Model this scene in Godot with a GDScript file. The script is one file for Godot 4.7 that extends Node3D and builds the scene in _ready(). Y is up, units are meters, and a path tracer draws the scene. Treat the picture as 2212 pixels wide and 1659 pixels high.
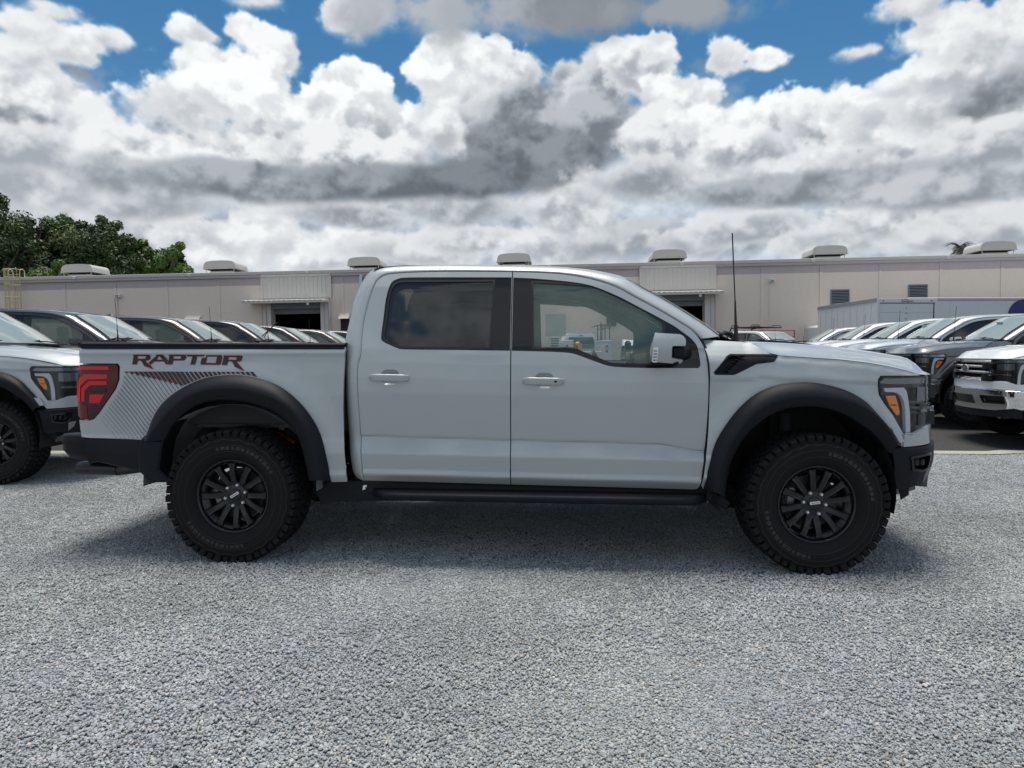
extends Node3D
# A light grey pickup parked on gravel in front of rows of pickups and a long warehouse.

var M := {}
var used := {}
var rng := RandomNumberGenerator.new()


func _ready():
	rng.seed = 4711
	# camera
	var cam := Camera3D.new()
	cam.name = "camera"
	cam.fov = 56.85
	cam.near = 0.05
	cam.far = 2000.0
	cam.position = Vector3(0, 1.366, 0)
	cam.rotation_degrees = Vector3(-2.555, 0, 0)
	add_child(cam)
	cam.current = true
	# sky, exposure
	var env := Environment.new()
	env.background_mode = Environment.BG_SKY
	var sky := Sky.new()
	var sm := PanoramaSkyMaterial.new()
	sm.panorama = ImageTexture.create_from_image(sky_image())
	sm.energy_multiplier = 0.80
	sky.sky_material = sm
	env.sky = sky
	env.tonemap_mode = Environment.TONE_MAPPER_LINEAR
	env.tonemap_exposure = 1.35
	env.background_energy_multiplier = 1.0
	env.sdfgi_enabled = true
	env.ssao_enabled = true
	env.ssil_enabled = true
	var we := WorldEnvironment.new()
	we.name = "world_environment"
	we.environment = env
	add_child(we)
	# sun behind thin cloud, almost overhead
	var sun := DirectionalLight3D.new()
	sun.name = "sun"
	sun.light_energy = 1.0
	sun.light_angular_distance = 30.0
	sun.light_color = Color(1.0, 0.97, 0.92)
	sun.shadow_enabled = true
	add_child(sun)
	sun.look_at_from_position(Vector3.ZERO, -Vector3(-0.04, 1.0, -0.16))
	materials()
	ground()
	warehouse()
	greenery()
	trucks()
	yard_things()


# ---------------------------------------------------------------- names and tags
func numbered(called: String) -> String:
	if not used.has(called):
		used[called] = 0
		return called
	used[called] += 1
	return "%s_%03d" % [called, used[called]]


func thing(called: String, label: String, category: String, group := "") -> Node3D:
	var o := Node3D.new()
	o.name = numbered(called)
	add_child(o)
	tag(o, label, category, group)
	return o


func tag(o: Node, label: String, category: String, group := ""):
	o.set_meta("label", label)
	o.set_meta("category", category)
	if group:
		o.set_meta("group", group)


func struct(called: String, mesh: Mesh, m: Material) -> MeshInstance3D:
	var o := put(called, mesh, m, self)
	o.set_meta("kind", "structure")
	return o


func put(called: String, mesh: Mesh, m: Material, parent: Node) -> MeshInstance3D:
	var o := MeshInstance3D.new()
	if parent == self:
		o.name = numbered(called)
	else:
		var nm := called
		var k := 0
		while parent.has_node(NodePath(nm)):
			k += 1
			nm = "%s_%03d" % [called, k]
		o.name = nm
	o.mesh = mesh
	o.material_override = m
	parent.add_child(o, true)
	return o


func part_node(called: String, parent: Node) -> Node3D:
	var o := Node3D.new()
	var nm := called
	var k := 0
	while parent.has_node(NodePath(nm)):
		k += 1
		nm = "%s_%03d" % [called, k]
	o.name = nm
	parent.add_child(o, true)
	return o


# ---------------------------------------------------------------- sky
func sstep(a: float, b: float, x: float) -> float:
	var t := clampf((x - a) / (b - a), 0.0, 1.0)
	return t * t * (3.0 - 2.0 * t)


# direction (azimuth, elevation in degrees) of a point of the sketch that the clouds were laid out on
func cloud_at(x: float, y: float) -> Vector2:
	var cx := (x - 1106.0) / 1533.0
	var cy := (829.5 - y) / 1533.0
	var p := deg_to_rad(2.555)
	var d := Vector3(cx, cy * cos(p) - sin(p), cos(p) + cy * sin(p))
	return Vector2(rad_to_deg(atan2(d.x, d.z)), rad_to_deg(atan2(d.y, Vector2(d.x, d.z).length())))


func sky_image() -> Image:
	var W := 4096
	var H := 2048
	# each cloud: centre, radii, brightness of its top and of its base, softness, ragged edge
	var cl := [
		# low banks towards the horizon
		[150, 470, 230, 55, .90, .80, .5, .5], [330, 500, 200, 50, .88, .76, .5, .5], [560, 520, 150, 55, .95, .80, .35, .5], [690, 545, 150, 60, .97, .80, .3, .5],
		[440, 530, 90, 60, .96, .78, .3, .5], [880, 545, 190, 40, .90, .80, .4, .5], [1040, 520, 160, 35, .88, .76, .4, .5], [1200, 540, 150, 45, .92, .76, .4, .5],
		[1350, 520, 130, 50, .80, .70, .5, .5], [1500, 530, 140, 40, .84, .74, .5, .5], [1640, 500, 170, 50, .88, .72, .4, .5], [1800, 525, 170, 40, .90, .76, .4, .5],
		[1980, 480, 190, 50, .92, .76, .4, .5], [2160, 500, 190, 55, .88, .72, .4, .5], [760, 470, 160, 36, .84, .66, .5, .5], [1250, 455, 120, 60, .90, .72, .4, .5],
		[980, 455, 170, 45, .82, .68, .5, .5], [250, 430, 240, 50, .84, .70, .6, .4], [40, 400, 170, 70, .88, .74, .6, .4],
		# left masses
		[75, 190, 130, 75, .98, .82, .3, .55], [150, 120, 75, 55, .98, .88, .4, .7], [45, 120, 60, 40, .95, .85, .6, .8], [60, 60, 70, 38, .95, .88, .7, .9], [35, 262, 150, 60, .96, .60, .35, .45], [120, 25, 60, 30, .92, .85, .8, .9],
		[205, 265, 70, 48, .94, .84, .6, .7], [245, 88, 36, 26, .94, .86, .7, .8], [70, 330, 150, 50, .90, .74, .5, .4],
		# the big mass left of the middle
		[420, 78, 75, 32, .99, .88, .35, .6], [530, 68, 70, 34, 1.0, .90, .3, .6], [480, 150, 120, 60, .98, .86, .4, .7], [590, 130, 70, 60, .98, .86, .4, .7], [400, 250, 130, 80, .99, .84, .35, .6], [540, 220, 130, 90, 1.0, .86, .3, .6],
		[610, 300, 130, 90, .99, .78, .3, .5], [420, 345, 150, 62, .97, .66, .35, .45], [300, 330, 110, 50, .95, .72, .4, .5], [545, 365, 210, 70, .97, .58, .35, .4], [310, 395, 150, 42, .80, .66, .6, .35],
		[760, 205, 95, 68, 1.0, .88, .2, .5], [740, 165, 40, 32, 1.0, .92, .2, .6], [690, 270, 120, 75, 1.0, .82, .25, .5], [820, 290, 120, 80, .99, .74, .25, .5], [760, 350, 190, 66, .95, .56, .35, .4],
		[600, 402, 260, 42, .66, .52, .6, .3], [860, 402, 200, 42, .64, .50, .6, .3], [470, 385, 140, 40, .72, .56, .6, .3],
		# the middle tower and its dark base
		[960, 170, 85, 75, 1.0, .90, .18, .5], [1040, 130, 90, 55, 1.0, .88, .2, .5], [1010, 240, 120, 80, .99, .80, .25, .5], [1120, 165, 110, 55, .96, .78, .35, .5], [1220, 165, 90, 50, .88, .66, .4, .5],
		[1090, 270, 150, 75, .82, .56, .4, .4], [1190, 240, 140, 75, .76, .55, .45, .4], [1300, 200, 110, 85, .84, .62, .4, .5], [1390, 150, 95, 85, .98, .76, .25, .55], [1420, 100, 45, 42, 1.0, .9, .2, .6], [1490, 215, 115, 80, .99, .82, .3, .6],
		[1560, 140, 75, 48, .99, .86, .25, .6], [1650, 128, 50, 26, 1.0, .92, .3, .6], [1300, 290, 150, 75, .76, .56, .45, .4], [1110, 345, 190, 66, .60, .47, .5, .3], [1040, 390, 170, 44, .54, .46, .6, .3], [1220, 350, 120, 50, .60, .50, .5, .3], [960, 300, 50, 60, .97, .8, .4, .5],
		# to the right
		[1450, 310, 130, 70, .94, .72, .35, .5], [1400, 400, 150, 60, .82, .66, .5, .4], [1570, 270, 100, 55, .99, .84, .25, .55], [1690, 275, 105, 62, 1.0, .80, .22, .5], [1640, 340, 170, 60, .97, .72, .35, .45],
		[1780, 300, 120, 75, .97, .72, .3, .5], [1830, 250, 65, 42, .98, .86, .3, .6], [1920, 285, 120, 65, .99, .80, .25, .5], [1750, 375, 200, 48, .92, .66, .45, .4], [1950, 360, 200, 60, .95, .70, .4, .4], [2060, 240, 130, 75, .98, .80, .3, .55],
		[1960, 190, 75, 28, .97, .88, .5, .8], [2110, 140, 120, 80, .97, .80, .3, .6], [2060, 60, 110, 60, .97, .86, .4, .7], [1990, 15, 90, 36, .94, .86, .6, .8], [2180, 60, 100, 80, .96, .82, .4, .6], [2190, 230, 110, 75, .74, .56, .5, .4], [2170, 320, 150, 60, .90, .70, .45, .4],
		[1860, 115, 42, 18, .90, .84, .9, .9], [1840, 405, 250, 42, .74, .60, .5, .35], [1640, 420, 160, 36, .72, .60, .6, .35], [2080, 410, 200, 40, .80, .66, .5, .4],
		# grey cloud hanging over the top of the picture
		[720, 30, 45, 60, .97, .88, .5, .7], [780, 40, 110, 60, .82, .76, .6, .5], [1180, -60, 520, 80, .62, .58, .5, .3], [930, 28, 220, 78, .74, .78, .9, .6], [1100, 36, 230, 74, .70, .74, .9, .6], [1290, 40, 250, 66, .56, .64, .9, .55], [1460, 30, 160, 50, .64, .70, .9, .6], [560, 5, 70, 26, .92, .86, .9, .9],
	]
	var clouds := []
	for a in cl:
		var c := cloud_at(a[0], a[1])
		clouds.append([c.x, c.y, a[2] / 26.75 * lerpf(1.0, 1.12, sstep(180.0, 330.0, a[1])), a[3] / 26.75 * lerpf(1.04, 1.22, sstep(180.0, 330.0, a[1])), a[4], a[5], a[6], a[7]])
	# the same kind of sky carries on all round and overhead
	var r := RandomNumberGenerator.new()
	r.seed = 77
	for k in 420:
		var az := r.randf_range(-180.0, 180.0)
		var el := rad_to_deg(asin(r.randf_range(0.03, 0.97)))
		var sz := r.randf_range(3.0, 9.0)
		var lum := r.randf_range(0.85, 1.0)
		var dark := r.randf_range(0.52, 0.84)
		var ry := sz * r.randf_range(0.4, 0.75)
		if absf(az) < 40.0 + sz * 1.4 / maxf(0.2, cos(deg_to_rad(el))) and el < 29.0 + ry * 1.3:
			continue
		clouds.append([az, el, sz, ry, lum, dark, r.randf_range(0.2, 0.5), r.randf_range(0.4, 0.6)])
	# sorted into cells of 5 by 4 degrees, so that each direction looks at few clouds
	var bins := []
	for b in 72 * 24:
		bins.append([])
	for c in clouds:
		var half: float = c[2] * 1.7 / maxf(0.10, cos(deg_to_rad(minf(89.0, c[1] + c[3] * 1.6))))
		var from := int(floor((c[0] - half + 180.0) / 5.0))
		var to := int(floor((c[0] + half + 180.0) / 5.0))
		if to - from >= 71:
			from = 0
			to = 71
		for e in range(clampi(int(floor((c[1] - c[3] * 1.5) / 4.0)), 0, 23), clampi(int(floor((c[1] + c[3] * 1.7) / 4.0)), 0, 23) + 1):
			for b in range(from, to + 1):
				bins[e * 72 + posmod(b, 72)].append(c)
	var na := FastNoiseLite.new()
	na.seed = 3
	na.noise_type = FastNoiseLite.TYPE_SIMPLEX_SMOOTH
	na.fractal_type = FastNoiseLite.FRACTAL_FBM
	na.fractal_octaves = 7
	na.fractal_gain = 0.57
	na.frequency = 0.16
	var nb := FastNoiseLite.new()
	nb.seed = 9
	nb.noise_type = FastNoiseLite.TYPE_SIMPLEX_SMOOTH
	nb.fractal_type = FastNoiseLite.FRACTAL_RIDGED
	nb.fractal_octaves = 5
	nb.fractal_gain = 0.55
	nb.frequency = 0.16
	# coarse all round, fine where the camera looks
	var low := Image.create_from_data(768, 384, false, Image.FORMAT_RGB8, sky_rows(768, 384, 0, 768, 0, 192, bins, na, nb, 192))
	low.resize(W, H, Image.INTERPOLATE_CUBIC)
	var im := low
	var x0 := int((180.0 - 41.0) / 360.0 * W)
	var x1 := int((180.0 + 41.0) / 360.0 * W)
	var y0 := int(60.0 / 180.0 * H)
	var fine := Image.create_from_data(x1 - x0, H / 2 - y0, false, Image.FORMAT_RGB8, sky_rows(W, H, x0, x1, y0, H / 2, bins, na, nb, 0))
	im.blit_rect(fine, Rect2i(0, 0, x1 - x0, H / 2 - y0), Vector2i(x0, y0))
	# straight ahead lies at the seam of a panorama
	var out := Image.create(W, H, false, Image.FORMAT_RGB8)
	out.blit_rect(im, Rect2i(0, 0, W / 2, H), Vector2i(W / 2, 0))
	out.blit_rect(im, Rect2i(W / 2, 0, W / 2, H), Vector2i(0, 0))
	return out


# a block of the panorama as bytes, its rows shared out between threads; "below" more rows of plain haze under it
func sky_rows(W: int, H: int, x0: int, x1: int, y0: int, y1: int, bins: Array, na: FastNoiseLite, nb: FastNoiseLite, below: int) -> PackedByteArray:
	var rows := []
	rows.resize(y1 - y0)
	var one := func(i: int) -> void:
		var b := PackedByteArray()
		b.resize((x1 - x0) * 3)
		var el := 90.0 - (y0 + i + 0.5) / H * 180.0
		for x in range(x0, x1):
			var c := sky_color((x + 0.5) / W * 360.0 - 180.0, el, bins, na, nb)
			var k := (x - x0) * 3
			b[k] = int(c.r * 255.0 + 0.5)
			b[k + 1] = int(c.g * 255.0 + 0.5)
			b[k + 2] = int(c.b * 255.0 + 0.5)
		rows[i] = b
	var job := WorkerThreadPool.add_group_task(one, y1 - y0)
	WorkerThreadPool.wait_for_group_task_completion(job)
	var out := PackedByteArray()
	for r in rows:
		out.append_array(r)
	var pad := PackedByteArray()
	pad.resize((x1 - x0) * 3 * below)
	pad.fill(128)
	out.append_array(pad)
	return out


func sky_color(az: float, el: float, bins: Array, na: FastNoiseLite, nb: FastNoiseLite) -> Color:
	var a := deg_to_rad(az)
	var e := deg_to_rad(el)
	var q := Vector3(sin(a) * cos(e), sin(e) * 1.2, cos(a) * cos(e)) * 57.3
	var n1 := na.get_noise_3dv(q)
	# rounded bumps with creases between them
	var n2 := -nb.get_noise_3dv(q + Vector3(n1, -n1, n1) * 2.2)
	var relief := n1 - na.get_noise_3dv(q + Vector3(-0.35, 1.1, 0.0))
	var h := clampf(el / 32.0, 0.0, 1.0)
	var c := Color(0.56, 0.70, 0.82).lerp(Color(0.225, 0.445, 0.645), pow(h, 0.5))
	# thin cloud and moist air near the horizon
	var veil := 1.0 - sstep(11.0, 17.0, el + n1 * 9.0 + n2 * 2.0)
	var vv := 0.82 + 0.16 * n1 + 0.06 * n2 + 0.25 * relief
	c = c.lerp(Color(vv * 0.97, vv * 1.0, vv * 1.04), veil * 0.88)
	var cosel := cos(e)
	for b in bins[clampi(int(el / 4.0), 0, 23) * 72 + posmod(int(floor((az + 180.0) / 5.0)), 72)]:
		var dy: float = (el - b[1]) / b[3]
		var daz: float = az - b[0]
		if daz > 180.0:
			daz -= 360.0
		elif daz < -180.0:
			daz += 360.0
		var dx: float = daz * cosel / b[2]
		if absf(dx) > 1.6 or absf(dy) > 1.6:
			continue
		var low := dy * (1.0 + 0.2 * sstep(0.2, -0.2, dy))
		var edge: float = 1.0 - sqrt(dx * dx + low * low) + b[7] * (n1 * 1.30 + n2 * 0.30)
		var soft: float = b[6] * 0.62 * (1.0 + sstep(0.35, -0.7, dy))
		var al := sstep(0.0, soft, edge)
		if al <= 0.0:
			continue
		var t: float = clampf(0.51 + 0.50 * dy + relief * 1.15 + n1 * 0.42 + n2 * 0.12, 0.0, 1.0)
		var v: float = lerpf(b[5] - 0.06, b[4], sstep(0.0, 1.0, t))
		v *= 0.975
		# thin edges are lit through, bases keep a blue-grey cast
		if b[4] > 0.8:
			v = lerpf(maxf(v, 0.89), v, sstep(0.0, 0.6, edge))
		var cast := clampf((0.92 - v) * 2.0, 0.0, 1.0)
		c = c.lerp(Color(v * lerpf(0.985, 0.925, cast), v * lerpf(0.995, 0.985, cast), v * lerpf(1.0, 1.06, cast)), al)
	return Color(clampf(c.r, 0.0, 1.0), clampf(c.g, 0.0, 1.0), clampf(c.b, 0.0, 1.0))


# ---------------------------------------------------------------- mesh building
class G:
	var v := PackedVector3Array()
	var n := PackedVector3Array()
	var c := PackedColorArray()
	var colored := false
	var col := Color.WHITE
	var xf := Transform3D.IDENTITY
	var mir := false

	func tri(a: Vector3, b: Vector3, d: Vector3, na: Vector3, nb: Vector3, nd: Vector3):
		a = xf * a
		b = xf * b
		d = xf * d
		na = xf.basis * na
		nb = xf.basis * nb
		nd = xf.basis * nd
		if mir:
			a.z = -a.z
			b.z = -b.z
			d.z = -d.z
			na.z = -na.z
			nb.z = -nb.z
			nd.z = -nd.z
		var g := (d - a).cross(b - a)
		if g.length_squared() < 1e-16:
			return
		if g.dot(na + nb + nd) < 0.0:
			v.append_array(PackedVector3Array([a, d, b]))
			n.append_array(PackedVector3Array([na.normalized(), nd.normalized(), nb.normalized()]))
		else:
			v.append_array(PackedVector3Array([a, b, d]))
			n.append_array(PackedVector3Array([na.normalized(), nb.normalized(), nd.normalized()]))
		if colored:
			c.append_array(PackedColorArray([col, col, col]))

	func flat(a: Vector3, b: Vector3, d: Vector3, out: Vector3):
		var g := (b - a).cross(d - a)
		if g.dot(out) < 0.0:
			g = -g
		tri(a, b, d, g, g, g)

	func quad(a: Vector3, b: Vector3, d: Vector3, e: Vector3, out: Vector3):
		flat(a, b, d, out)
		flat(a, d, e, out)

	func squad(a: Vector3, b: Vector3, d: Vector3, e: Vector3, na: Vector3, nb: Vector3, nd: Vector3, ne: Vector3):
		tri(a, b, d, na, nb, nd)
		tri(a, d, e, na, nd, ne)

	# box with chamfered edges
	func box(at: Vector3, size: Vector3, ch := 0.0, turn := Basis.IDENTITY):
		var h := size * 0.5
		ch = minf(ch, minf(h.x, minf(h.y, h.z)) * 0.9)
		for ax in 3:
			for s in [-1.0, 1.0]:
				var i := (ax + 1) % 3
				var j := (ax + 2) % 3
				var p := []
				for k in [[-1, -1], [1, -1], [1, 1], [-1, 1]]:
					var w := Vector3()
					w[ax] = s * h[ax]
					w[i] = k[0] * (h[i] - ch)
					w[j] = k[1] * (h[j] - ch)
					p.append(at + turn * w)
				var o := Vector3()
				o[ax] = s
				quad(p[0], p[1], p[2], p[3], turn * o)
		if ch <= 0.0:
			return
		for ax in 3:
			var i := (ax + 1) % 3
			var j := (ax + 2) % 3
			for k in [[-1, -1], [1, -1], [1, 1], [-1, 1]]:
				var p := []
				for q in [[-1, 0], [1, 0], [1, 1], [-1, 1]]:
					var w := Vector3()
					w[ax] = q[0] * (h[ax] - ch)
					w[i] = k[0] * (h[i] - (ch if q[1] == 1 else 0.0))
					w[j] = k[1] * (h[j] - (0.0 if q[1] == 1 else ch))
					p.append(at + turn * w)
				var o := Vector3()
				o[i] = k[0]
				o[j] = k[1]
				quad(p[0], p[1], p[2], p[3], turn * o)
		for sx in [-1, 1]:
			for sy in [-1, 1]:
				for sz in [-1, 1]:
					var s := Vector3(sx, sy, sz)
					var a := at + turn * (s * Vector3(h.x, h.y - ch, h.z - ch))
					var b := at + turn * (s * Vector3(h.x - ch, h.y, h.z - ch))
					var d := at + turn * (s * Vector3(h.x - ch, h.y - ch, h.z))
					flat(a, b, d, turn * s)

	# a grid of points with smooth normals; turned so that normals point along "out" at its middle
	func grid(p: Array, out: Vector3, closed := false):
		var nr := p.size()
		var nc: int = p[0].size()
		var nn := []
		for i in nr:
			var row := PackedVector3Array()
			for j in nc:
				var l := (j - 1 + nc - 1) % (nc - 1) if closed else maxi(j - 1, 0)
				var rr := (j + 1) % (nc - 1) if closed and j + 1 > nc - 1 else mini(j + 1, nc - 1)
				if closed and j == nc - 1:
					l = nc - 2
					rr = 1
				if closed and j == 0:
					l = nc - 2
					rr = 1
				var du: Vector3 = p[mini(i + 1, nr - 1)][j] - p[maxi(i - 1, 0)][j]
				var dv: Vector3 = p[i][rr] - p[i][l]
				row.append(du.cross(dv).normalized())
			nn.append(row)
		var sg := 1.0
		if out != Vector3.ZERO:
			var mi := nr / 2
			var mj := nc / 2
			if nn[mi][mj].dot(out) < 0.0:
				sg = -1.0
		for i in nr - 1:
			for j in nc - 1:
				squad(p[i][j], p[i + 1][j], p[i + 1][j + 1], p[i][j + 1], nn[i][j] * sg, nn[i + 1][j] * sg, nn[i + 1][j + 1] * sg, nn[i][j + 1] * sg)

	func tube(pts: Array, rad, sides := 8, caps := true):
		var rings := []
		var nrm := []
		var last := Vector3.UP
		for i in pts.size():
			var t: Vector3 = (pts[mini(i + 1, pts.size() - 1)] - pts[maxi(i - 1, 0)]).normalized()
			var a := last.cross(t)
			if a.length() < 0.05:
				a = Vector3.RIGHT.cross(t)
				if a.length() < 0.05:
					a = Vector3.BACK.cross(t)
			a = a.normalized()
			var b := t.cross(a).normalized()
			last = b
			var rr: float = rad[i] if rad is Array else rad
			var ring := []
			var rn := []
			for k in sides + 1:
				var an := TAU * k / sides
				var d := a * cos(an) + b * sin(an)
				ring.append(pts[i] + d * rr)
				rn.append(d)
			rings.append(ring)
			nrm.append(rn)
		for i in pts.size() - 1:
			for k in sides:
				squad(rings[i][k], rings[i + 1][k], rings[i + 1][k + 1], rings[i][k + 1], nrm[i][k], nrm[i + 1][k], nrm[i + 1][k + 1], nrm[i][k + 1])
		if caps:
			for e in [0, pts.size() - 1]:
				var o: Vector3 = (pts[0] - pts[1]) if e == 0 else (pts[-1] - pts[-2])
				for k in sides:
					flat(pts[e], rings[e][k], rings[e][k + 1], o)

	# profile of (radius, along) turned about the z axis; "hard" breaks the shading between rows
	func lathe(prof: Array, sides := 48, hard := false, from := 0.0, to := TAU):
		var m := prof.size()
		var pn := []
		for i in m:
			var d: Vector2 = prof[mini(i + 1, m - 1)] - prof[maxi(i - 1, 0)]
			pn.append(Vector2(-d.y, d.x).normalized())
		for i in m - 1:
			var n0: Vector2 = pn[i]
			var n1: Vector2 = pn[i + 1]
			if hard:
				var d: Vector2 = prof[i + 1] - prof[i]
				n0 = Vector2(-d.y, d.x).normalized()
				n1 = n0
			for k in sides:
				var a0 := lerpf(from, to, float(k) / sides)
				var a1 := lerpf(from, to, float(k + 1) / sides)
				var c0 := Vector3(cos(a0), sin(a0), 0)
				var c1 := Vector3(cos(a1), sin(a1), 0)
				var z := Vector3(0, 0, 1)
				squad(c0 * prof[i].x + z * prof[i].y, c1 * prof[i].x + z * prof[i].y, c1 * prof[i + 1].x + z * prof[i + 1].y, c0 * prof[i + 1].x + z * prof[i + 1].y, c0 * n0.x + z * n0.y, c1 * n0.x + z * n0.y, c1 * n1.x + z * n1.y, c0 * n1.x + z * n1.y)

	# a flat outline pushed along z by depth (front face at z = 0, back at -depth), edges chamfered
	func slab(poly: PackedVector2Array, depth: float, ch := 0.0, holes := []):
		var top := poly
		if ch > 0.0:
			var s := Geometry2D.offset_polygon(poly, -ch, Geometry2D.JOIN_MITER)
			if s.size() == 1 and s[0].size() == poly.size():
				top = s[0]
				# offset_polygon may start elsewhere: line the corners up again
				var best := 0
				for k in top.size():
					if top[k].distance_squared_to(poly[0]) < top[best].distance_squared_to(poly[0]):
						best = k
				var t2 := PackedVector2Array()
				for k in top.size():
					t2.append(top[(best + k) % top.size()])
				if Geometry2D.is_polygon_clockwise(t2) != Geometry2D.is_polygon_clockwise(poly):
					t2.reverse()
					t2.insert(0, t2[-1])
					t2.remove_at(t2.size() - 1)
				top = t2
		for f in fill(top, holes):
			flat(Vector3(f[0].x, f[0].y, 0), Vector3(f[1].x, f[1].y, 0), Vector3(f[2].x, f[2].y, 0), Vector3(0, 0, 1))
		for f in fill(poly, holes):
			flat(Vector3(f[0].x, f[0].y, -depth), Vector3(f[1].x, f[1].y, -depth), Vector3(f[2].x, f[2].y, -depth), Vector3(0, 0, -1))
		var cw := Geometry2D.is_polygon_clockwise(poly)
		for k in poly.size():
			var a := poly[k]
			var b := poly[(k + 1) % poly.size()]
			var d := (b - a)
			var o := Vector3(d.y, -d.x, 0) * (-1.0 if cw else 1.0)
			var zz := -ch
			quad(Vector3(a.x, a.y, zz), Vector3(b.x, b.y, zz), Vector3(b.x, b.y, -depth), Vector3(a.x, a.y, -depth), o)
			if ch > 0.0:
				var ta := top[k % top.size()]
				var tb := top[(k + 1) % top.size()]
				quad(Vector3(ta.x, ta.y, 0), Vector3(tb.x, tb.y, 0), Vector3(b.x, b.y, zz), Vector3(a.x, a.y, zz), o.normalized() + Vector3(0, 0, 1))
		for h in holes:
			var hc := Geometry2D.is_polygon_clockwise(h)
			for k in h.size():
				var a: Vector2 = h[k]
				var b: Vector2 = h[(k + 1) % h.size()]
				var d := b - a
				quad(Vector3(a.x, a.y, 0), Vector3(b.x, b.y, 0), Vector3(b.x, b.y, -depth), Vector3(a.x, a.y, -depth), Vector3(-d.y, d.x, 0) * (-1.0 if hc else 1.0))

	static func fill(poly: PackedVector2Array, holes := []) -> Array:
		var pieces: Array = [poly]
		if holes:
			# cut the outline into columns so that no piece has a hole left in it
			var xs := [INF, -INF]
			var ys := [INF, -INF]
			for p in poly:
				xs = [minf(xs[0], p.x), maxf(xs[1], p.x)]
				ys = [minf(ys[0], p.y), maxf(ys[1], p.y)]
			var cuts: Array = [xs[0] - 1.0]
			for h in holes:
				var m := Vector2.ZERO
				for p in h:
					m += p
				cuts.append(m.x / h.size())
			cuts.append(xs[1] + 1.0)
			cuts.sort()
			pieces = []
			for k in cuts.size() - 1:
				var col := PackedVector2Array([Vector2(cuts[k], ys[0] - 1), Vector2(cuts[k + 1], ys[0] - 1), Vector2(cuts[k + 1], ys[1] + 1), Vector2(cuts[k], ys[1] + 1)])
				var now: Array = Geometry2D.intersect_polygons(poly, col)
				for h in holes:
					var nx := []
					for q in now:
						nx.append_array(Geometry2D.clip_polygons(q, h))
					now = nx
				pieces.append_array(now)
		var out := []
		for q in pieces:
			var t := Geometry2D.triangulate_polygon(q)
			for k in range(0, t.size(), 3):
				out.append([q[t[k]], q[t[k + 1]], q[t[k + 2]]])
		return out

	# an outline laid over a curved surface f(u, v) -> point, with folded-in edges
	func drape(poly: PackedVector2Array, holes: Array, cu: float, cv: float, f: Callable, off := 0.0, fold := 0.012):
		var memo := {}
		var at := func(p: Vector2) -> Array:
			var key := Vector2i(roundi(p.x * 20000.0), roundi(p.y * 20000.0))
			if memo.has(key):
				return memo[key]
			var e := 0.004
			var a: Vector3 = f.call(p.x + e, p.y) - f.call(p.x - e, p.y)
			var b: Vector3 = f.call(p.x, p.y + e) - f.call(p.x, p.y - e)
			var nn := a.cross(b).normalized()
			var r := [f.call(p.x, p.y) + nn * off, nn]
			memo[key] = r
			return r
		var lo := poly[0]
		var hi := poly[0]
		for p in poly:
			lo = lo.min(p)
			hi = hi.max(p)
		var nu := maxi(1, ceili((hi.x - lo.x) / cu))
		var nv := maxi(1, ceili((hi.y - lo.y) / cv))
		for i in nu:
			for j in nv:
				var a := Vector2(lo.x + (hi.x - lo.x) * i / nu, lo.y + (hi.y - lo.y) * j / nv)
				var b := Vector2(lo.x + (hi.x - lo.x) * (i + 1) / nu, lo.y + (hi.y - lo.y) * (j + 1) / nv)
				var cell := PackedVector2Array([a, Vector2(b.x, a.y), b, Vector2(a.x, b.y)])
				var got: Array = Geometry2D.intersect_polygons(poly, cell)
				for h in holes:
					var nx := []
					for q in got:
						nx.append_array(Geometry2D.clip_polygons(q, h))
					got = nx
				for q in got:
					if q.size() < 3 or Geometry2D.is_polygon_clockwise(q):
						continue
					var idx := Geometry2D.triangulate_polygon(q)
					for k in range(0, idx.size(), 3):
						var p0: Array = at.call(q[idx[k]])
						var p1: Array = at.call(q[idx[k + 1]])
						var p2: Array = at.call(q[idx[k + 2]])
						tri(p0[0], p1[0], p2[0], p0[1], p1[1], p2[1])
		if fold <= 0.0:
			return
		var loops: Array = [poly]
		loops.append_array(holes)
		for li in loops.size():
			var loop: PackedVector2Array = loops[li]
			var cw := Geometry2D.is_polygon_clockwise(loop)
			if li > 0:
				cw = not cw
			for k in loop.size():
				var a := loop[k]
				var b := loop[(k + 1) % loop.size()]
				var m := maxi(1, ceili((b - a).length() / minf(cu, 0.06)))
				for s in m:
					var p0: Array = at.call(a.lerp(b, float(s) / m))
					var p1: Array = at.call(a.lerp(b, float(s + 1) / m))
					var d: Vector3 = p1[0] - p0[0]
					var o: Vector3 = d.cross(p0[1]) * (-1.0 if cw else 1.0)
					quad(p0[0], p1[0], p1[0] - p1[1] * fold, p0[0] - p0[1] * fold, o)

	func mesh() -> ArrayMesh:
		var m := ArrayMesh.new()
		if v.is_empty():
			return m
		var a := []
		a.resize(Mesh.ARRAY_MAX)
		a[Mesh.ARRAY_VERTEX] = v
		a[Mesh.ARRAY_NORMAL] = n
		if colored:
			a[Mesh.ARRAY_COLOR] = c
		m.add_surface_from_arrays(Mesh.PRIMITIVE_TRIANGLES, a)
		return m


func pv(a: Array) -> PackedVector2Array:
	var o := PackedVector2Array()
	for k in range(0, a.size(), 2):
		o.append(Vector2(a[k], a[k + 1]))
	return o


# a smooth line through points
func sm(a: Array, k := 4) -> PackedVector2Array:
	var p := pv(a)
	var o := PackedVector2Array()
	for i in p.size() - 1:
		for s in k:
			o.append(p[i].cubic_interpolate(p[i + 1], p[maxi(i - 1, 0)], p[mini(i + 2, p.size() - 1)], float(s) / k))
	o.append(p[-1])
	return o


func rev(p: PackedVector2Array) -> PackedVector2Array:
	var o := p.duplicate()
	o.reverse()
	return o


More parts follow.
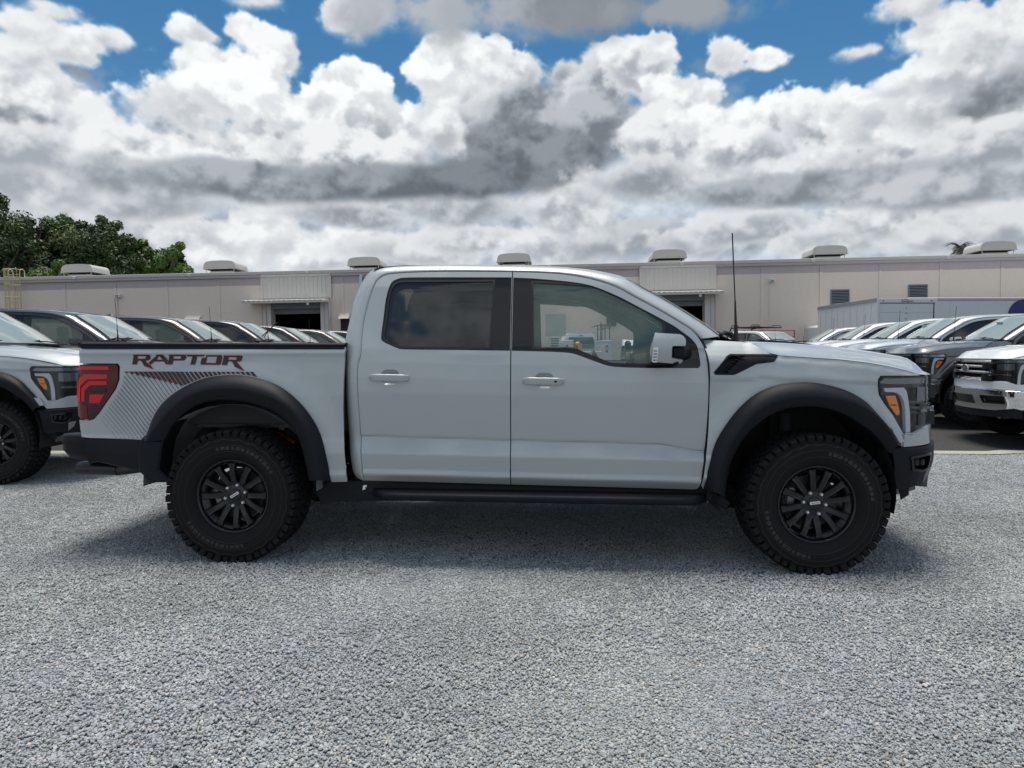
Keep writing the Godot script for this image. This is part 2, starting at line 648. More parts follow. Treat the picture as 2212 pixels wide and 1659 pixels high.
func shrink(p: PackedVector2Array, d: float) -> PackedVector2Array:
	var r := Geometry2D.offset_polygon(p, -d, Geometry2D.JOIN_MITER)
	return r[0] if r.size() > 0 else p


func ccw(p: PackedVector2Array) -> PackedVector2Array:
	return rev(p) if Geometry2D.is_polygon_clockwise(p) else p


# value at x on a line of (x, y) pairs
func lin(t: PackedVector2Array, x: float) -> float:
	if x <= t[0].x:
		return t[0].y
	for i in t.size() - 1:
		if x <= t[i + 1].x:
			return lerpf(t[i].y, t[i + 1].y, (x - t[i].x) / (t[i + 1].x - t[i].x))
	return t[-1].y


# ---------------------------------------------------------------- materials
func mat(albedo: Color, rough := 0.6, metal := 0.0) -> StandardMaterial3D:
	var m := StandardMaterial3D.new()
	m.albedo_color = albedo.linear_to_srgb()
	m.roughness = rough
	m.metallic = metal
	return m


func paint(albedo: Color, metal := 0.25, rough := 0.42) -> StandardMaterial3D:
	var m := mat(albedo, rough, metal)
	m.clearcoat_enabled = true
	m.clearcoat = 1.0
	m.clearcoat_roughness = 0.03
	return m


func glass(tint: Color, alpha: float) -> StandardMaterial3D:
	var m := mat(tint, 0.02)
	m.albedo_color.a = alpha
	m.transparency = BaseMaterial3D.TRANSPARENCY_ALPHA
	return m


func speckle(size: int, freq: float, seed_: int, stops: Array, octaves := 4) -> ImageTexture:
	var fn := FastNoiseLite.new()
	fn.seed = seed_
	fn.frequency = freq
	fn.fractal_octaves = octaves
	fn.fractal_gain = 0.6
	var g := fn.get_seamless_image(size, size)
	var im := Image.create(size, size, false, Image.FORMAT_RGB8)
	var grad := Gradient.new()
	var of := PackedFloat32Array()
	var co := PackedColorArray()
	for s in stops:
		of.append(s[0])
		co.append(s[1])
	grad.offsets = of
	grad.colors = co
	for y in size:
		for x in size:
			im.set_pixel(x, y, grad.sample(g.get_pixel(x, y).r))
	return ImageTexture.create_from_image(im)


func triplanar(m: StandardMaterial3D, scale: float, world := true):
	m.uv1_triplanar = true
	m.uv1_world_triplanar = world
	m.uv1_scale = Vector3.ONE * scale


func gray(v: float) -> Color:
	return Color(v, v, v)


func materials():
	M.paint = paint(Color(0.385, 0.418, 0.430))
	M.plastic = mat(Color(0.0070, 0.0088, 0.0130), 0.52)
	M.trim = mat(Color(0.006, 0.0065, 0.009), 0.16)
	M.seal = mat(Color(0.008, 0.008, 0.009), 0.5)
	M.rubber = mat(Color(0.0085, 0.0085, 0.0095), 0.7)
	M.tread = mat(Color(0.0095, 0.0095, 0.0105), 0.75)
	M.tyre_print = mat(Color(0.020, 0.020, 0.021), 0.6)
	M.rim = mat(Color(0.006, 0.0065, 0.0085), 0.2)
	M.dark = mat(Color(0.006, 0.006, 0.007), 0.8)
	M.liner = mat(Color(0.030, 0.032, 0.034), 0.8)
	M.dusty = mat(Color(0.20, 0.207, 0.212), 0.9)
	M.steel = mat(Color(0.22, 0.22, 0.23), 0.4, 0.8)
	M.chrome = mat(Color(0.75, 0.76, 0.78), 0.06, 1.0)
	M.nut = mat(Color(0.70, 0.70, 0.72), 0.25, 0.8)
	M.disc = mat(Color(0.075, 0.072, 0.072), 0.45, 0.6)
	M.orange = mat(Color(0.55, 0.08, 0.02), 0.45)
	M.red = mat(Color(0.62, 0.012, 0.012), 0.12)
	M.red_dark = mat(Color(0.075, 0.006, 0.010), 0.08)
	M.red_deep = mat(Color(0.16, 0.008, 0.014), 0.08)
	M.amber = mat(Color(0.85, 0.23, 0.01), 0.2)
	M.drl = mat(Color(0.50, 0.53, 0.58), 0.25)
	M.clear_lens = glass(Color(0.10, 0.11, 0.12), 0.03)
	M.marker = mat(Color(0.45, 0.47, 0.52), 0.12)
	M.lamp_black = mat(Color(0.008, 0.009, 0.011), 0.2)
	M.lamp_chrome = mat(Color(0.20, 0.215, 0.235), 0.14, 0.9)
	M.glass_front = glass(Color(0.22, 0.34, 0.30), 0.26)
	M.glass_dark = glass(Color(0.030, 0.033, 0.036), 0.84)
	M.glass_wind = glass(Color(0.37, 0.435, 0.42), 0.70)
	M.cabin = mat(Color(0.035, 0.036, 0.040), 0.8)
	M.cabin_light = mat(Color(0.16, 0.16, 0.165), 0.85)
	M.mirror = mat(Color(0.85, 0.88, 0.88), 0.03, 1.0)
	M.decal_red = mat(Color(0.42, 0.035, 0.028), 0.4)
	M.decal_black = mat(Color(0.012, 0.013, 0.018), 0.4)
	M.decal_brown = mat(Color(0.035, 0.010, 0.009), 0.45)
	M.white_print = mat(Color(0.75, 0.77, 0.78), 0.4)
	for k in [M.plastic, M.rubber, M.tread]:
		k.metallic_specular = .32
	# textured plastics: fine grain in the surface
	var grain := FastNoiseLite.new()
	grain.frequency = 0.25
	grain.fractal_octaves = 2
	var gi := grain.get_seamless_image(256, 256)
	gi.bump_map_to_normal_map(2.0)
	var gt := ImageTexture.create_from_image(gi)
	for m in [M.plastic, M.rubber, M.tread, M.liner]:
		m.normal_enabled = true
		m.normal_texture = gt
		m.normal_scale = 0.25
		triplanar(m, 9.0, false)


# ---------------------------------------------------------------- the pickup
# truck axes: x forward from the rear axle, y up from the ground, z to the passenger side
const WB := 3.693
var HOOD_EDGE := pv([3.02, 1.447, 3.31, 1.434, 3.36, 1.402, 3.42, 1.362, 3.50, 1.345, 3.643, 1.336, 3.85, 1.322, 4.0, 1.305, 4.15, 1.281, 4.258, 1.256, 4.381, 1.230, 4.6, 1.225])
var SEAM := []      # the line of the door gap over the cab, from sill behind to pillar in front
var NOSE := []
var BUMP := []
var NOSE_S := []
var BUMP_S := []
var FLARE_R := PackedVector2Array()
var FLARE_F := PackedVector2Array()


func truck_lines():
	NOSE = plan_curve(pv([3.6, 1.02, 3.95, 1.02, 4.10, 1.012, 4.22, .99, 4.32, .952, 4.40, .895, 4.46, .81, 4.51, .70, 4.55, .52, 4.575, .26, 4.585, 0]))
	NOSE_S = lengths(NOSE, 3.6)
	BUMP = plan_curve(pv([3.9, 1.03, 4.05, 1.03, 4.25, 1.015, 4.37, .97, 4.44, .905, 4.50, .82, 4.57, .68, 4.63, .50, 4.67, .25, 4.68, 0]))
	BUMP_S = lengths(BUMP, 3.9)
	FLARE_R = pv([-.604, .792, -.581, .847, -.544, .935, -.496, 1.010, -.420, 1.082, -.313, 1.148, -.189, 1.197, -.065, 1.217, .03, 1.218, .122, 1.207, .253, 1.170, .358, 1.113, .461, 1.019, .539, .910, .589, .795, .621, .654, .639, .525])
	FLARE_F = pv([3.024, .505, 3.046, .643, 3.081, .780, 3.128, .879, 3.223, 1.012, 3.330, 1.108, 3.461, 1.164, 3.615, 1.181, 3.734, 1.171, 3.877, 1.129, 3.984, 1.066, 4.057, .990, 4.117, .923, 4.177, .850, 4.214, .790])


func plan_curve(p: PackedVector2Array) -> Array:
	var o := []
	for i in p.size() - 1:
		for s in 8:
			o.append(p[i].cubic_interpolate(p[i + 1], p[maxi(i - 1, 0)], p[mini(i + 2, p.size() - 1)], s / 8.0))
	o.append(p[-1])
	return o


func lengths(p: Array, from: float) -> Array:
	var o := [from]
	for i in p.size() - 1:
		o.append(o[-1] + (p[i + 1] - p[i]).length())
	return o


func along(c: Array, ls: Array, s: float) -> Vector2:
	if s <= ls[0]:
		return Vector2(s - ls[0] + c[0].x, c[0].y)
	for i in range(1, ls.size()):
		if s <= ls[i]:
			return c[i - 1].lerp(c[i], (s - ls[i - 1]) / (ls[i] - ls[i - 1]))
	var d: Vector2 = c[-1] - c[-2]
	return c[-1] + d.normalized() * (s - ls[-1])


func near_line(p: Vector2, l: PackedVector2Array) -> float:
	var best := 9.0
	for i in l.size() - 1:
		best = minf(best, p.distance_to(Geometry2D.get_closest_point_to_segment(p, l[i], l[i + 1])))
	return best


var CAB_W := pv([.46, .940, .515, .955, .545, .978, .572, .999, .585, 1.003, .612, .995, .66, .999, .708, 1.003, .718, 1.0025, .813, .9715, .821, .970, .828, .978, .838, .9805, .95, .986, 1.10, .991, 1.20, .988, 1.30, .977, 1.36, .966, 1.40, .956])
var BED_W := pv([.46, .945, .52, .965, .555, .985, .58, .995, .62, .990, .72, .998, .80, .994, .82, .990, .95, .990, 1.10, .991, 1.22, .987, 1.30, .980, 1.338, .979, 1.346, .987, 1.358, .9885, 1.372, .986, 1.385, .978, 1.396, .966, 1.41, .95])
var FEN_W := pv([.44, .94, .52, .96, .545, .978, .572, .999, .585, 1.003, .612, .996, .70, 1.002, .722, .990, .95, .990, 1.10, .993, 1.185, .998, 1.20, 1.003, 1.215, 1.006, 1.295, 1.004, 1.31, 1.0, 1.325, .992, 1.345, .980, 1.375, .958, 1.41, .930, 1.45, .895])


func cab_w(u: float, v: float) -> float:
	if v > 1.385:
		return .960 - (v - 1.385) * .31 - maxf(0.0, v - 1.80) * .12
	var t := .0125 * (u - .835)
	var y := v + t
	if y > .70 and y < .95:
		var drop := .007 * (u - .835) + .046 * sstep(2.74, 3.0, u)
		# the upper crease sinks towards the front wheel
		y = lerpf(y, y + drop, sstep(.70, .80, y) * (1.0 - sstep(.84, .95, y)))
	return lin(CAB_W, y)


func cab_side(u: float, v: float) -> Vector3:
	return Vector3(u, v, cab_w(u, v))


func bed_side(u: float, v: float) -> Vector3:
	var w := lin(BED_W, v + .006 * (u + 1.0) if v < 1.25 else v)
	var d := near_line(Vector2(u, v), FLARE_R)
	w += .026 * exp(-d * d / .012)
	# corner towards the tailgate, and the recess round the tail lamp
	w -= .03 * pow(sstep(-1.02, -1.115, u), 2.0)
	return Vector3(u, v, w)


func fender_side(u: float, v: float) -> Vector3:
	var d := near_line(Vector2(u, v), FLARE_F)
	var add := .028 * exp(-d * d / .010)
	var k := clampf(inverse_lerp(3.30, 3.55, u), 0.0, 1.0)
	var e := lin(HOOD_EDGE, u)
	# the shoulder follows the hood's edge down towards the nose
	var y := v + (1.34 - lerpf(1.34, e, k)) * sstep(1.10, 1.25, v)
	var w := lin(FEN_W, y)
	if u > 3.5:
		w = maxf(w, lin(FEN_W, minf(y, 1.325)))
	var p := along(NOSE, NOSE_S, u)
	var q := along(NOSE, NOSE_S, u + .01)
	var nn := Vector2(-(q - p).y, (q - p).x).normalized()
	if u < 3.9:
		return Vector3(u, v, w + add)
	var at := p + nn * (w - lerpf(1.02, 1.005, sstep(3.9, 4.2, u)) + add)
	return Vector3(at.x, v, at.y)


func nose_at(s: float, v: float) -> Vector3:
	var p := along(NOSE, NOSE_S, s)
	return Vector3(p.x, v, p.y)


func bump_at(s: float, v: float) -> Vector3:
	var p := along(BUMP, BUMP_S, s)
	return Vector3(p.x, v, p.y)


func roof_h(u: float) -> float:
	return lin(pv([.86, 1.915, .90, 1.935, .95, 1.950, 1.03, 1.962, 1.2, 1.968, 1.37, 1.968, 1.6, 1.963, 1.8, 1.956, 2.0, 1.951, 2.157, 1.943, 2.28, 1.931, 2.38, 1.916, 2.47, 1.894, 2.55, 1.868, 2.61, 1.842]), u)


func hood_pt(t: float, b: float, dome: float) -> Vector3:
	var e := absf(b)
	var rear := 3.285 + .05 * (1.0 - e * e)
	var side := lerpf(.90, .985, sstep(0.0, .22, t))
	var fs := lerpf(5.3597, 4.41, pow(e, 1.0))
	var fp := along(NOSE, NOSE_S, fs)
	var half := lerpf(side, fp.y / maxf(e, .001) if e > .05 else 1.0, pow(t, 3.0)) if e > .05 else side
	var u := lerpf(rear, fp.x + .012, t)
	var w := e * half
	if t > .999:
		w = fp.y
	var vc := lin(pv([3.1, 1.452, 3.34, 1.436, 3.59, 1.423, 3.84, 1.404, 4.09, 1.372, 4.28, 1.340, 4.36, 1.318, 4.41, 1.285]), u - (.12 * (1.0 - e * e)))
	vc += .010 * (1.0 - pow(minf(e / .8, 1.0), 2.0)) * (1.0 - sstep(.9, 1.0, t))
	if dome > 0.0:
		vc += dome * (1.0 - sstep(.36, .50, e)) * sstep(.0, .10, t) * (1.0 - sstep(.5, .95, t))
	var ve := lin(HOOD_EDGE, minf(u, 4.40))
	var v := lerpf(vc, ve, pow(sstep(.70, 1.0, e), 1.15))
	# rounded lip
	var lip := sstep(.86, 1.0, t)
	v = lerpf(v, 1.226, pow(lip, 2.2))
	return Vector3(u, v, w * signf(b))


var RD := PackedVector2Array()
var FD := PackedVector2Array()
var RW := PackedVector2Array()
var FWN := PackedVector2Array()
var RG := PackedVector2Array()
var FG := PackedVector2Array()


func cab_outlines():
	var top_r := sm([.824, .935, .817, 1.05, .815, 1.13, .813, 1.274, .830, 1.349, .830, 1.45, .835, 1.570, .848, 1.66, .864, 1.736, .888, 1.813, .903, 1.845, .927, 1.868, .955, 1.883, .989, 1.891, 1.10, 1.899, 1.265, 1.904, 1.5, 1.904, 1.806, 1.899], 3)
	var low_r := pv([.850, .527, .844, .577, .836, .696, .830, .816])
	RD = pv([1.8065, .512])
	RD.append_array(pv([1.3, .520]))
	RD.append_array(low_r)
	RD.append_array(top_r)
	RD = ccw(RD)
	var top_f := sm([1.8065, 1.899, 2.0, 1.892, 2.157, 1.878, 2.319, 1.847, 2.480, 1.792, 2.599, 1.725, 2.72, 1.657, 2.839, 1.585, 2.935, 1.523, 2.975, 1.486, 2.999, 1.450, 3.022, 1.405, 3.039, 1.343, 3.049, 1.239, 3.050, 1.110, 3.045, .94, 3.034, .784, 3.017, .621, 3.005, .528, 2.990, .498], 3)
	FD = top_f.duplicate()
	FD.append_array(pv([2.965, .4945, 1.8065, .512]))
	FD = ccw(FD)
	RW = sm([1.369, 1.864, 1.102, 1.864, 1.044, 1.856, 1.007, 1.837, .988, 1.798, .971, 1.715, .964, 1.587, .957, 1.467, .973, 1.436, 1.016, 1.415, 1.068, 1.394, 1.121, 1.385, 1.384, 1.382], 3)
	RW.append_array(pv([1.8005, 1.376, 1.8005, 1.860]))
	RW = ccw(RW)
	RG = sm([1.30, 1.842, 1.10, 1.842, 1.055, 1.837, 1.023, 1.823, 1.004, 1.795, .988, 1.716, .979, 1.561, .971, 1.467, .992, 1.439, 1.040, 1.415, 1.098, 1.398, 1.20, 1.396], 3)
	RG.append_array(pv([1.672, 1.394, 1.688, 1.842]))
	RG = ccw(RG)
	FWN = pv([1.8125, 1.376, 1.8125, 1.858])
	FWN.append_array(sm([1.922, 1.853, 2.157, 1.831, 2.320, 1.801, 2.483, 1.734, 2.602, 1.670, 2.72, 1.605, 2.837, 1.538, 2.876, 1.510, 2.915, 1.480, 2.949, 1.451, 2.976, 1.416, 2.987, 1.381, 2.994, 1.342, 2.999, 1.299, 2.998, 1.282, 2.989, 1.271, 2.972, 1.267, 2.809, 1.267, 2.672, 1.267, 2.461, 1.275, 2.367, 1.299, 2.249, 1.343, 2.178, 1.362, 2.05, 1.370], 3))
	FWN = ccw(FWN)
	FG = pv([1.945, 1.385, 1.934, 1.833])
	FG.append_array(sm([2.1, 1.824, 2.298, 1.805, 2.394, 1.776, 2.538, 1.706, 2.682, 1.628, 2.780, 1.560], 3))
	FG.append_array(pv([2.783, 1.290]))
	FG.append_array(sm([2.650, 1.288, 2.462, 1.292, 2.391, 1.313, 2.297, 1.351, 2.230, 1.377, 2.178, 1.386], 3))
	FG = ccw(FG)


# one side of the body; mir true gives the driver's side
func body_side(root: Node3D, mir: bool, kind: String):
	var P: Material = M.paint
	# bed side, cut out for the wheel and the tail lamp
	var g := G.new()
	g.mir = mir
	var lamp := pv([-1.14, .917, -1.008, .911, -.970, .922, -.932, .962, -.812, 1.124, -.789, 1.188, -.787, 1.270, -.802, 1.292, -1.14, 1.294])
	var bed := pv([.733, 1.398, .722, 1.181, .718, 1.0, .722, .84, .728, .72, .741, .533, .735, .523, .641, .523])
	bed.append_array(rev(FLARE_R))
	bed.append_array(pv([-.612, .7905, -1.0, .797, -1.062, .803, -1.078, .86, -1.085, .915]))
	bed.append_array(pv([-1.008, .911, -.970, .922, -.932, .962, -.812, 1.124, -.789, 1.188, -.787, 1.270, -.802, 1.292, -1.078, 1.294]))
	bed.append_array(pv([-1.066, 1.402, -.3, 1.400]))
	g.drape(ccw(bed), [], .05, .018, bed_side, 0.0, .02)
	put("bed_side", g.mesh(), P, root)
	# rail cap on top of the bed side
	g = G.new()
	g.mir = mir
	var rows := []
	for u in [-1.062, -1.05, -.6, -.1, .4, .728]:
		var y: float = 1.4005 - .003 * (u + 1.06)
		var k := 0.004 if u < -1.055 else 0.0
		rows.append([Vector3(u, y - .01, .978 - k), Vector3(u, y + .004, .981 - k), Vector3(u, y + .009, .972), Vector3(u, y + .015, .971), Vector3(u, y + .019, .978), Vector3(u, y + .028, .968), Vector3(u, y + .033, .94), Vector3(u, y + .033, .89), Vector3(u, y + .02, .87), Vector3(u, y - .10, .868)])
	g.grid(rows, Vector3(0, .5, 1))
	put("bed_rail_cap", g.mesh(), M.plastic, root)
	# rear and front door
	for d in [["rear_door", RD, RW, RG, M.glass_dark], ["front_door", FD, FWN, FG, M.glass_front]]:
		g = G.new()
		g.mir = mir
		var hx := 1.0215 if d[0] == "rear_door" else 2.015
		var hy := 1.203 if d[0] == "rear_door" else 1.184
		var cup_hole := PackedVector2Array()
		for a in 24:
			var an := TAU * a / 24.0
			cup_hole.append(Vector2(hx + .006 + .063 * signf(cos(an)) * pow(absf(cos(an)), .7), hy + .003 + .050 * signf(sin(an)) * pow(absf(sin(an)), .8)))
		g.drape(shrink(d[1], .0032), [d[2], cup_hole], .06, .010, cab_side, 0.0, .012)
		var door := put(d[0], g.mesh(), P, root)
		g = G.new()
		g.mir = mir
		g.drape(shrink(d[2], .0005), [d[3]], .12, .06, cab_side, -.006, .012)
		put("window_trim", g.mesh(), M.trim, door)
		g = G.new()
		g.mir = mir
		g.drape(Geometry2D.offset_polygon(d[3], .004)[0], [shrink(d[3], .008)], .12, .06, cab_side, -.0035, .006)
		put("window_seal", g.mesh(), M.seal, door)
		g = G.new()
		g.mir = mir
		g.drape(d[3], [], .15, .08, cab_side, -.011, 0.0)
		put("window_glass", g.mesh(), d[4], door)
		g = G.new()
		g.mir = mir
		g.drape(shrink(d[1], .03), [Geometry2D.offset_polygon(d[3], -.006)[0]], .2, .1, cab_side, -.055, .05)
		put("door_lining", g.mesh(), M.cabin, door)
		# dark rebate behind the door's edge
		g = G.new()
		g.mir = mir
		g.drape(Geometry2D.offset_polygon(d[1], .018)[0], [shrink(d[1], .034)], .2, .06, cab_side, -.0125, 0.0)
		put("door_rebate", g.mesh(), M.seal, door)
		# handle
		g = G.new()
		g.mir = mir
		var hr := []
		for k in 13:
			var f := k / 12.0
			var u := hx - .131 + .262 * f
			var en := minf(1.0, minf(f, 1.0 - f) * 9.0)
			var z := cab_w(u, hy) + .012 + .024 * sqrt(en)
			var hh := .0235 * (.72 + .28 * en)
			var yy := hy - .004 * (f - .5)
			hr.append([Vector3(u, yy - hh * .7, z - .022), Vector3(u, yy - hh, z - .010), Vector3(u, yy - hh * .82, z - .001), Vector3(u, yy + hh * .62, z - .0005), Vector3(u, yy + hh * .90, z - .0035), Vector3(u, yy + hh, z - .010), Vector3(u, yy + hh * .7, z - .022)])
		g.grid(hr, Vector3(0, 0, 1))
		for e in [0, 12]:
			var o := Vector3(-1 if e == 0 else 1, 0, 0)
			for k in 5:
				g.flat(hr[e][0], hr[e][k + 1], hr[e][k + 2] if k < 5 else hr[e][6], o)
		var handle := put("handle", g.mesh(), P, door)
		# the finger cup behind the handle is a shallow scoop with a shaded rim
		g = G.new()
		g.mir = mir
		var cup := []
		for k in 7:
			var ring := []
			var rr := k / 6.0
			for a in 25:
				var h: Vector2 = cup_hole[a % 24]
				var u := lerpf(hx + .006, h.x, rr)
				var y := lerpf(hy + .003, h.y, rr)
				ring.append(Vector3(u, y, cab_w(u, y) + .0008 - .024 * (1.0 - pow(rr, 3.0))))
			cup.append(ring)
		g.grid(cup, Vector3(0, 0, 1))
		put("handle_cup", g.mesh(), P, door)
		if d[0] == "front_door":
			g = G.new()
			g.mir = mir
			g.xf = Transform3D(Basis.IDENTITY, Vector3(hx + .078, hy - .001, cab_w(hx, hy) + .0362))
			g.slab(pv([-.006, -.008, .006, -.008, .0095, -.003, .0095, .004, .005, .008, -.006, .008, -.0095, .003, -.0095, -.004]), .008, .001)
			put("key_lock", g.mesh(), M.trim, handle)
	# frame of the cab round the doors: corner pillar, roof rail, windscreen pillar
	g = G.new()
	g.mir = mir
	var inner := sm([.850, .527, .844, .577, .836, .696, .830, .816, .824, .935, .817, 1.05, .815, 1.13, .813, 1.274, .830, 1.349, .830, 1.45, .835, 1.570, .848, 1.66, .864, 1.736, .888, 1.813, .903, 1.845, .927, 1.868, .955, 1.883, .989, 1.891, 1.10, 1.899, 1.265, 1.904, 1.5, 1.904, 1.806, 1.899, 2.0, 1.892, 2.157, 1.878, 2.319, 1.847, 2.480, 1.792, 2.599, 1.725, 2.72, 1.657, 2.839, 1.585, 2.935, 1.523, 2.975, 1.488, 3.008, 1.452], 2)
	var outer := sm([.770, .540, .750, .58, .735, .696, .730, .816, .722, .935, .716, 1.05, .712, 1.13, .710, 1.274, .705, 1.349, .705, 1.45, .723, 1.570, .737, 1.66, .752, 1.736, .777, 1.813, .795, 1.857, .823, 1.897, .855, 1.922, .93, 1.944, 1.08, 1.955, 1.265, 1.958, 1.5, 1.956, 1.806, 1.948, 2.0, 1.943, 2.157, 1.935, 2.34, 1.913, 2.54, 1.868, 2.66, 1.797, 2.79, 1.722, 2.92, 1.640, 3.03, 1.564, 3.09, 1.518, 3.15, 1.470], 2)
	var ow := sm([0, .88, 1, .90, 2, .91, 3, .91, 4, .91, 5, .91, 6, .91, 7, .91, 8, .905, 9, .885, 10, .85, 11, .822, 12, .798, 13, .772, 14, .755, 15, .742, 16, .730, 17, .718, 18, .705, 19, .700, 20, .698, 21, .697, 22, .697, 23, .697, 24, .699, 25, .703, 26, .715, 27, .742, 28, .768, 29, .793, 30, .815, 31, .828, 32, .845], 2)
	var fr := []
	for i in inner.size():
		var a := inner[i]
		var w0 := cab_w(a.x, a.y)
		var b := outer[i]
		var e := Vector3(b.x, b.y, ow[i].y)
		var l := Vector3(a.x, a.y, w0)
		var m := Vector3(lerpf(a.x, b.x, .8), lerpf(a.y, b.y, .8), lerpf(w0, ow[i].y, .22))
		var ring := [l + Vector3(0, 0, -.025), l]
		for k in range(1, 9):
			var t := k / 8.0
			ring.append(l * (1 - t) * (1 - t) + m * 2.0 * t * (1 - t) + e * t * t)
		var back := i < 24
		ring.append(e + (Vector3(.0, 0, -.14) if back else Vector3(0, 0, -.004) + (Vector3(0, -.02, -.01) if i > 52 else Vector3.ZERO)))
		fr.append(ring)
	g.grid(fr, Vector3(0, .3, 1))
	put("cab_frame", g.mesh(), P, root)
	# fender
	g = G.new()
	g.mir = mir
	var fen := sm([3.012, 1.447, 3.027, 1.405, 3.044, 1.343, 3.054, 1.239, 3.055, 1.110, 3.050, .94, 3.039, .784, 3.022, .621, 3.010, .528], 3)
	fen.append_array(FLARE_F)
	fen.append_array(pv([4.219, .790, 4.235, .80, 4.24, .866, 4.228, .868, 4.164, .975, 4.108, 1.046, 4.072, 1.105, 4.062, 1.196, 4.080, 1.2235, 4.40, 1.2235]))
	for k in [[4.30, 1.2455], [4.258, 1.252], [4.15, 1.277], [4.0, 1.301], [3.85, 1.318], [3.643, 1.332], [3.50, 1.341], [3.42, 1.358], [3.36, 1.398], [3.31, 1.430]]:
		fen.append(Vector2(k[0], k[1]))
	fen = ccw(fen)
	var vent := pv([3.078, 1.240, 3.161, 1.341, 3.182, 1.352, 3.454, 1.350, 3.467, 1.343, 3.438, 1.309, 3.334, 1.296, 3.213, 1.234, 3.196, 1.228, 3.087, 1.229])
	g.drape(fen, [vent] if kind == "raptor" else [], .05, .016, fender_side, 0.0, .02)
	put("fender", g.mesh(), P, root)
	if kind == "raptor":
		# vent behind the front wheel: a recessed grille with a blade over it
		g = G.new()
		g.mir = mir
		g.drape(Geometry2D.offset_polygon(vent, .003)[0], [shrink(vent, .007)], .06, .04, fender_side, .003, .03)
		g.drape(vent, [], .06, .04, fender_side, -.026, 0.0)
		var sv := put("side_vent", g.mesh(), M.plastic, root)
		g = G.new()
		g.mir = mir
		g.drape(pv([3.160, 1.244, 3.249, 1.332, 3.274, 1.341, 3.371, 1.347, 3.454, 1.348, 3.436, 1.311, 3.334, 1.298, 3.213, 1.236, 3.196, 1.230, 3.17, 1.232]), [], .03, .02, fender_side, .001, .022)
		put("vent_blade", g.mesh(), M.plastic, sv)
		for k in 6:
			g = G.new()
			g.mir = mir
			var x := 3.155 + .0165 * k
			var y := 1.252 + .0155 * k
			g.box(Vector3(x + .012, y, .988), Vector3(.055, .004, .02), .001, Basis(Vector3(0, 0, 1), -.35))
			put("vent_fin", g.mesh(), M.dark, sv)
	# wheel arch flares
	flare(root, mir, FLARE_R, pv([-.545, .792, -.515, .85, -.476, .892, -.435, .945, -.395, .987, -.313, 1.056, -.220, 1.104, -.116, 1.131, -.007, 1.138, .113, 1.128, .240, 1.094, .30, 1.075, .380, 1.030, .470, .929, .532, .789, .565, .66, .585, .525]), pv([-.453, .793, -.437, .82, -.410, .868, -.378, .91, -.345, .945, -.263, 1.009, -.19, 1.042, -.10, 1.060, -.018, 1.064, .103, 1.052, .215, 1.020, .27, 1.0, .33, .967, .408, .890, .462, .790, .495, .66, .522, .518]), bed_side, "rear_flare", kind)
	flare(root, mir, FLARE_F, pv([3.085, .505, 3.105, .64, 3.145, .765, 3.185, .845, 3.268, .963, 3.355, 1.033, 3.470, 1.082, 3.600, 1.100, 3.715, 1.096, 3.845, 1.077, 3.945, 1.037, 4.022, .985, 4.083, .925, 4.13, .86, 4.165, .790]), pv([3.137, .465, 3.147, .564, 3.170, .687, 3.203, .765, 3.265, .862, 3.375, .965, 3.50, 1.024, 3.618, 1.039, 3.72, 1.032, 3.835, 1.0, 3.93, .945, 4.0, .898, 4.055, .845, 4.09, .80, 4.126, .746]), fender_side, "front_flare", kind)
	# head lamp
	head_lamp(root, mir, kind)
	# paint under the lamp
	g = G.new()
	g.mir = mir
	g.drape(ccw(pv([4.222, .786, 4.228, .863, 4.262, .858, 4.30, .861, 4.345, .888, 4.43, .905, 4.62, .905, 4.62, .80, 4.407, .793])), [], .03, .02, nose_at, .022, .03)
	put("lamp_sill", g.mesh(), P, root)
	g = G.new()
	g.mir = mir
	var sh := []
	for k in 13:
		var s := lerpf(4.235, 4.62, k / 12.0)
		var p := nose_at(s, 0)
		var q := nose_at(s + .01, 0)
		var o := Vector3((q - p).z * -1.0, 0, (q - p).x).normalized()
		var top := .862 if s < 4.31 else lerpf(.866, .905, sstep(4.31, 4.43, s))
		sh.append([Vector3(p.x, top, p.z) + o * .022, Vector3(p.x, top + .006, p.z) + o * .012, Vector3(p.x, top + .012, p.z) - o * .05])
	g.grid(sh, Vector3(.3, 1, 0))
	put("lamp_sill_top", g.mesh(), P, root)
	# tail lamp
	tail_lamp(root, mir)
	# door mirror
	door_mirror(root, mir)


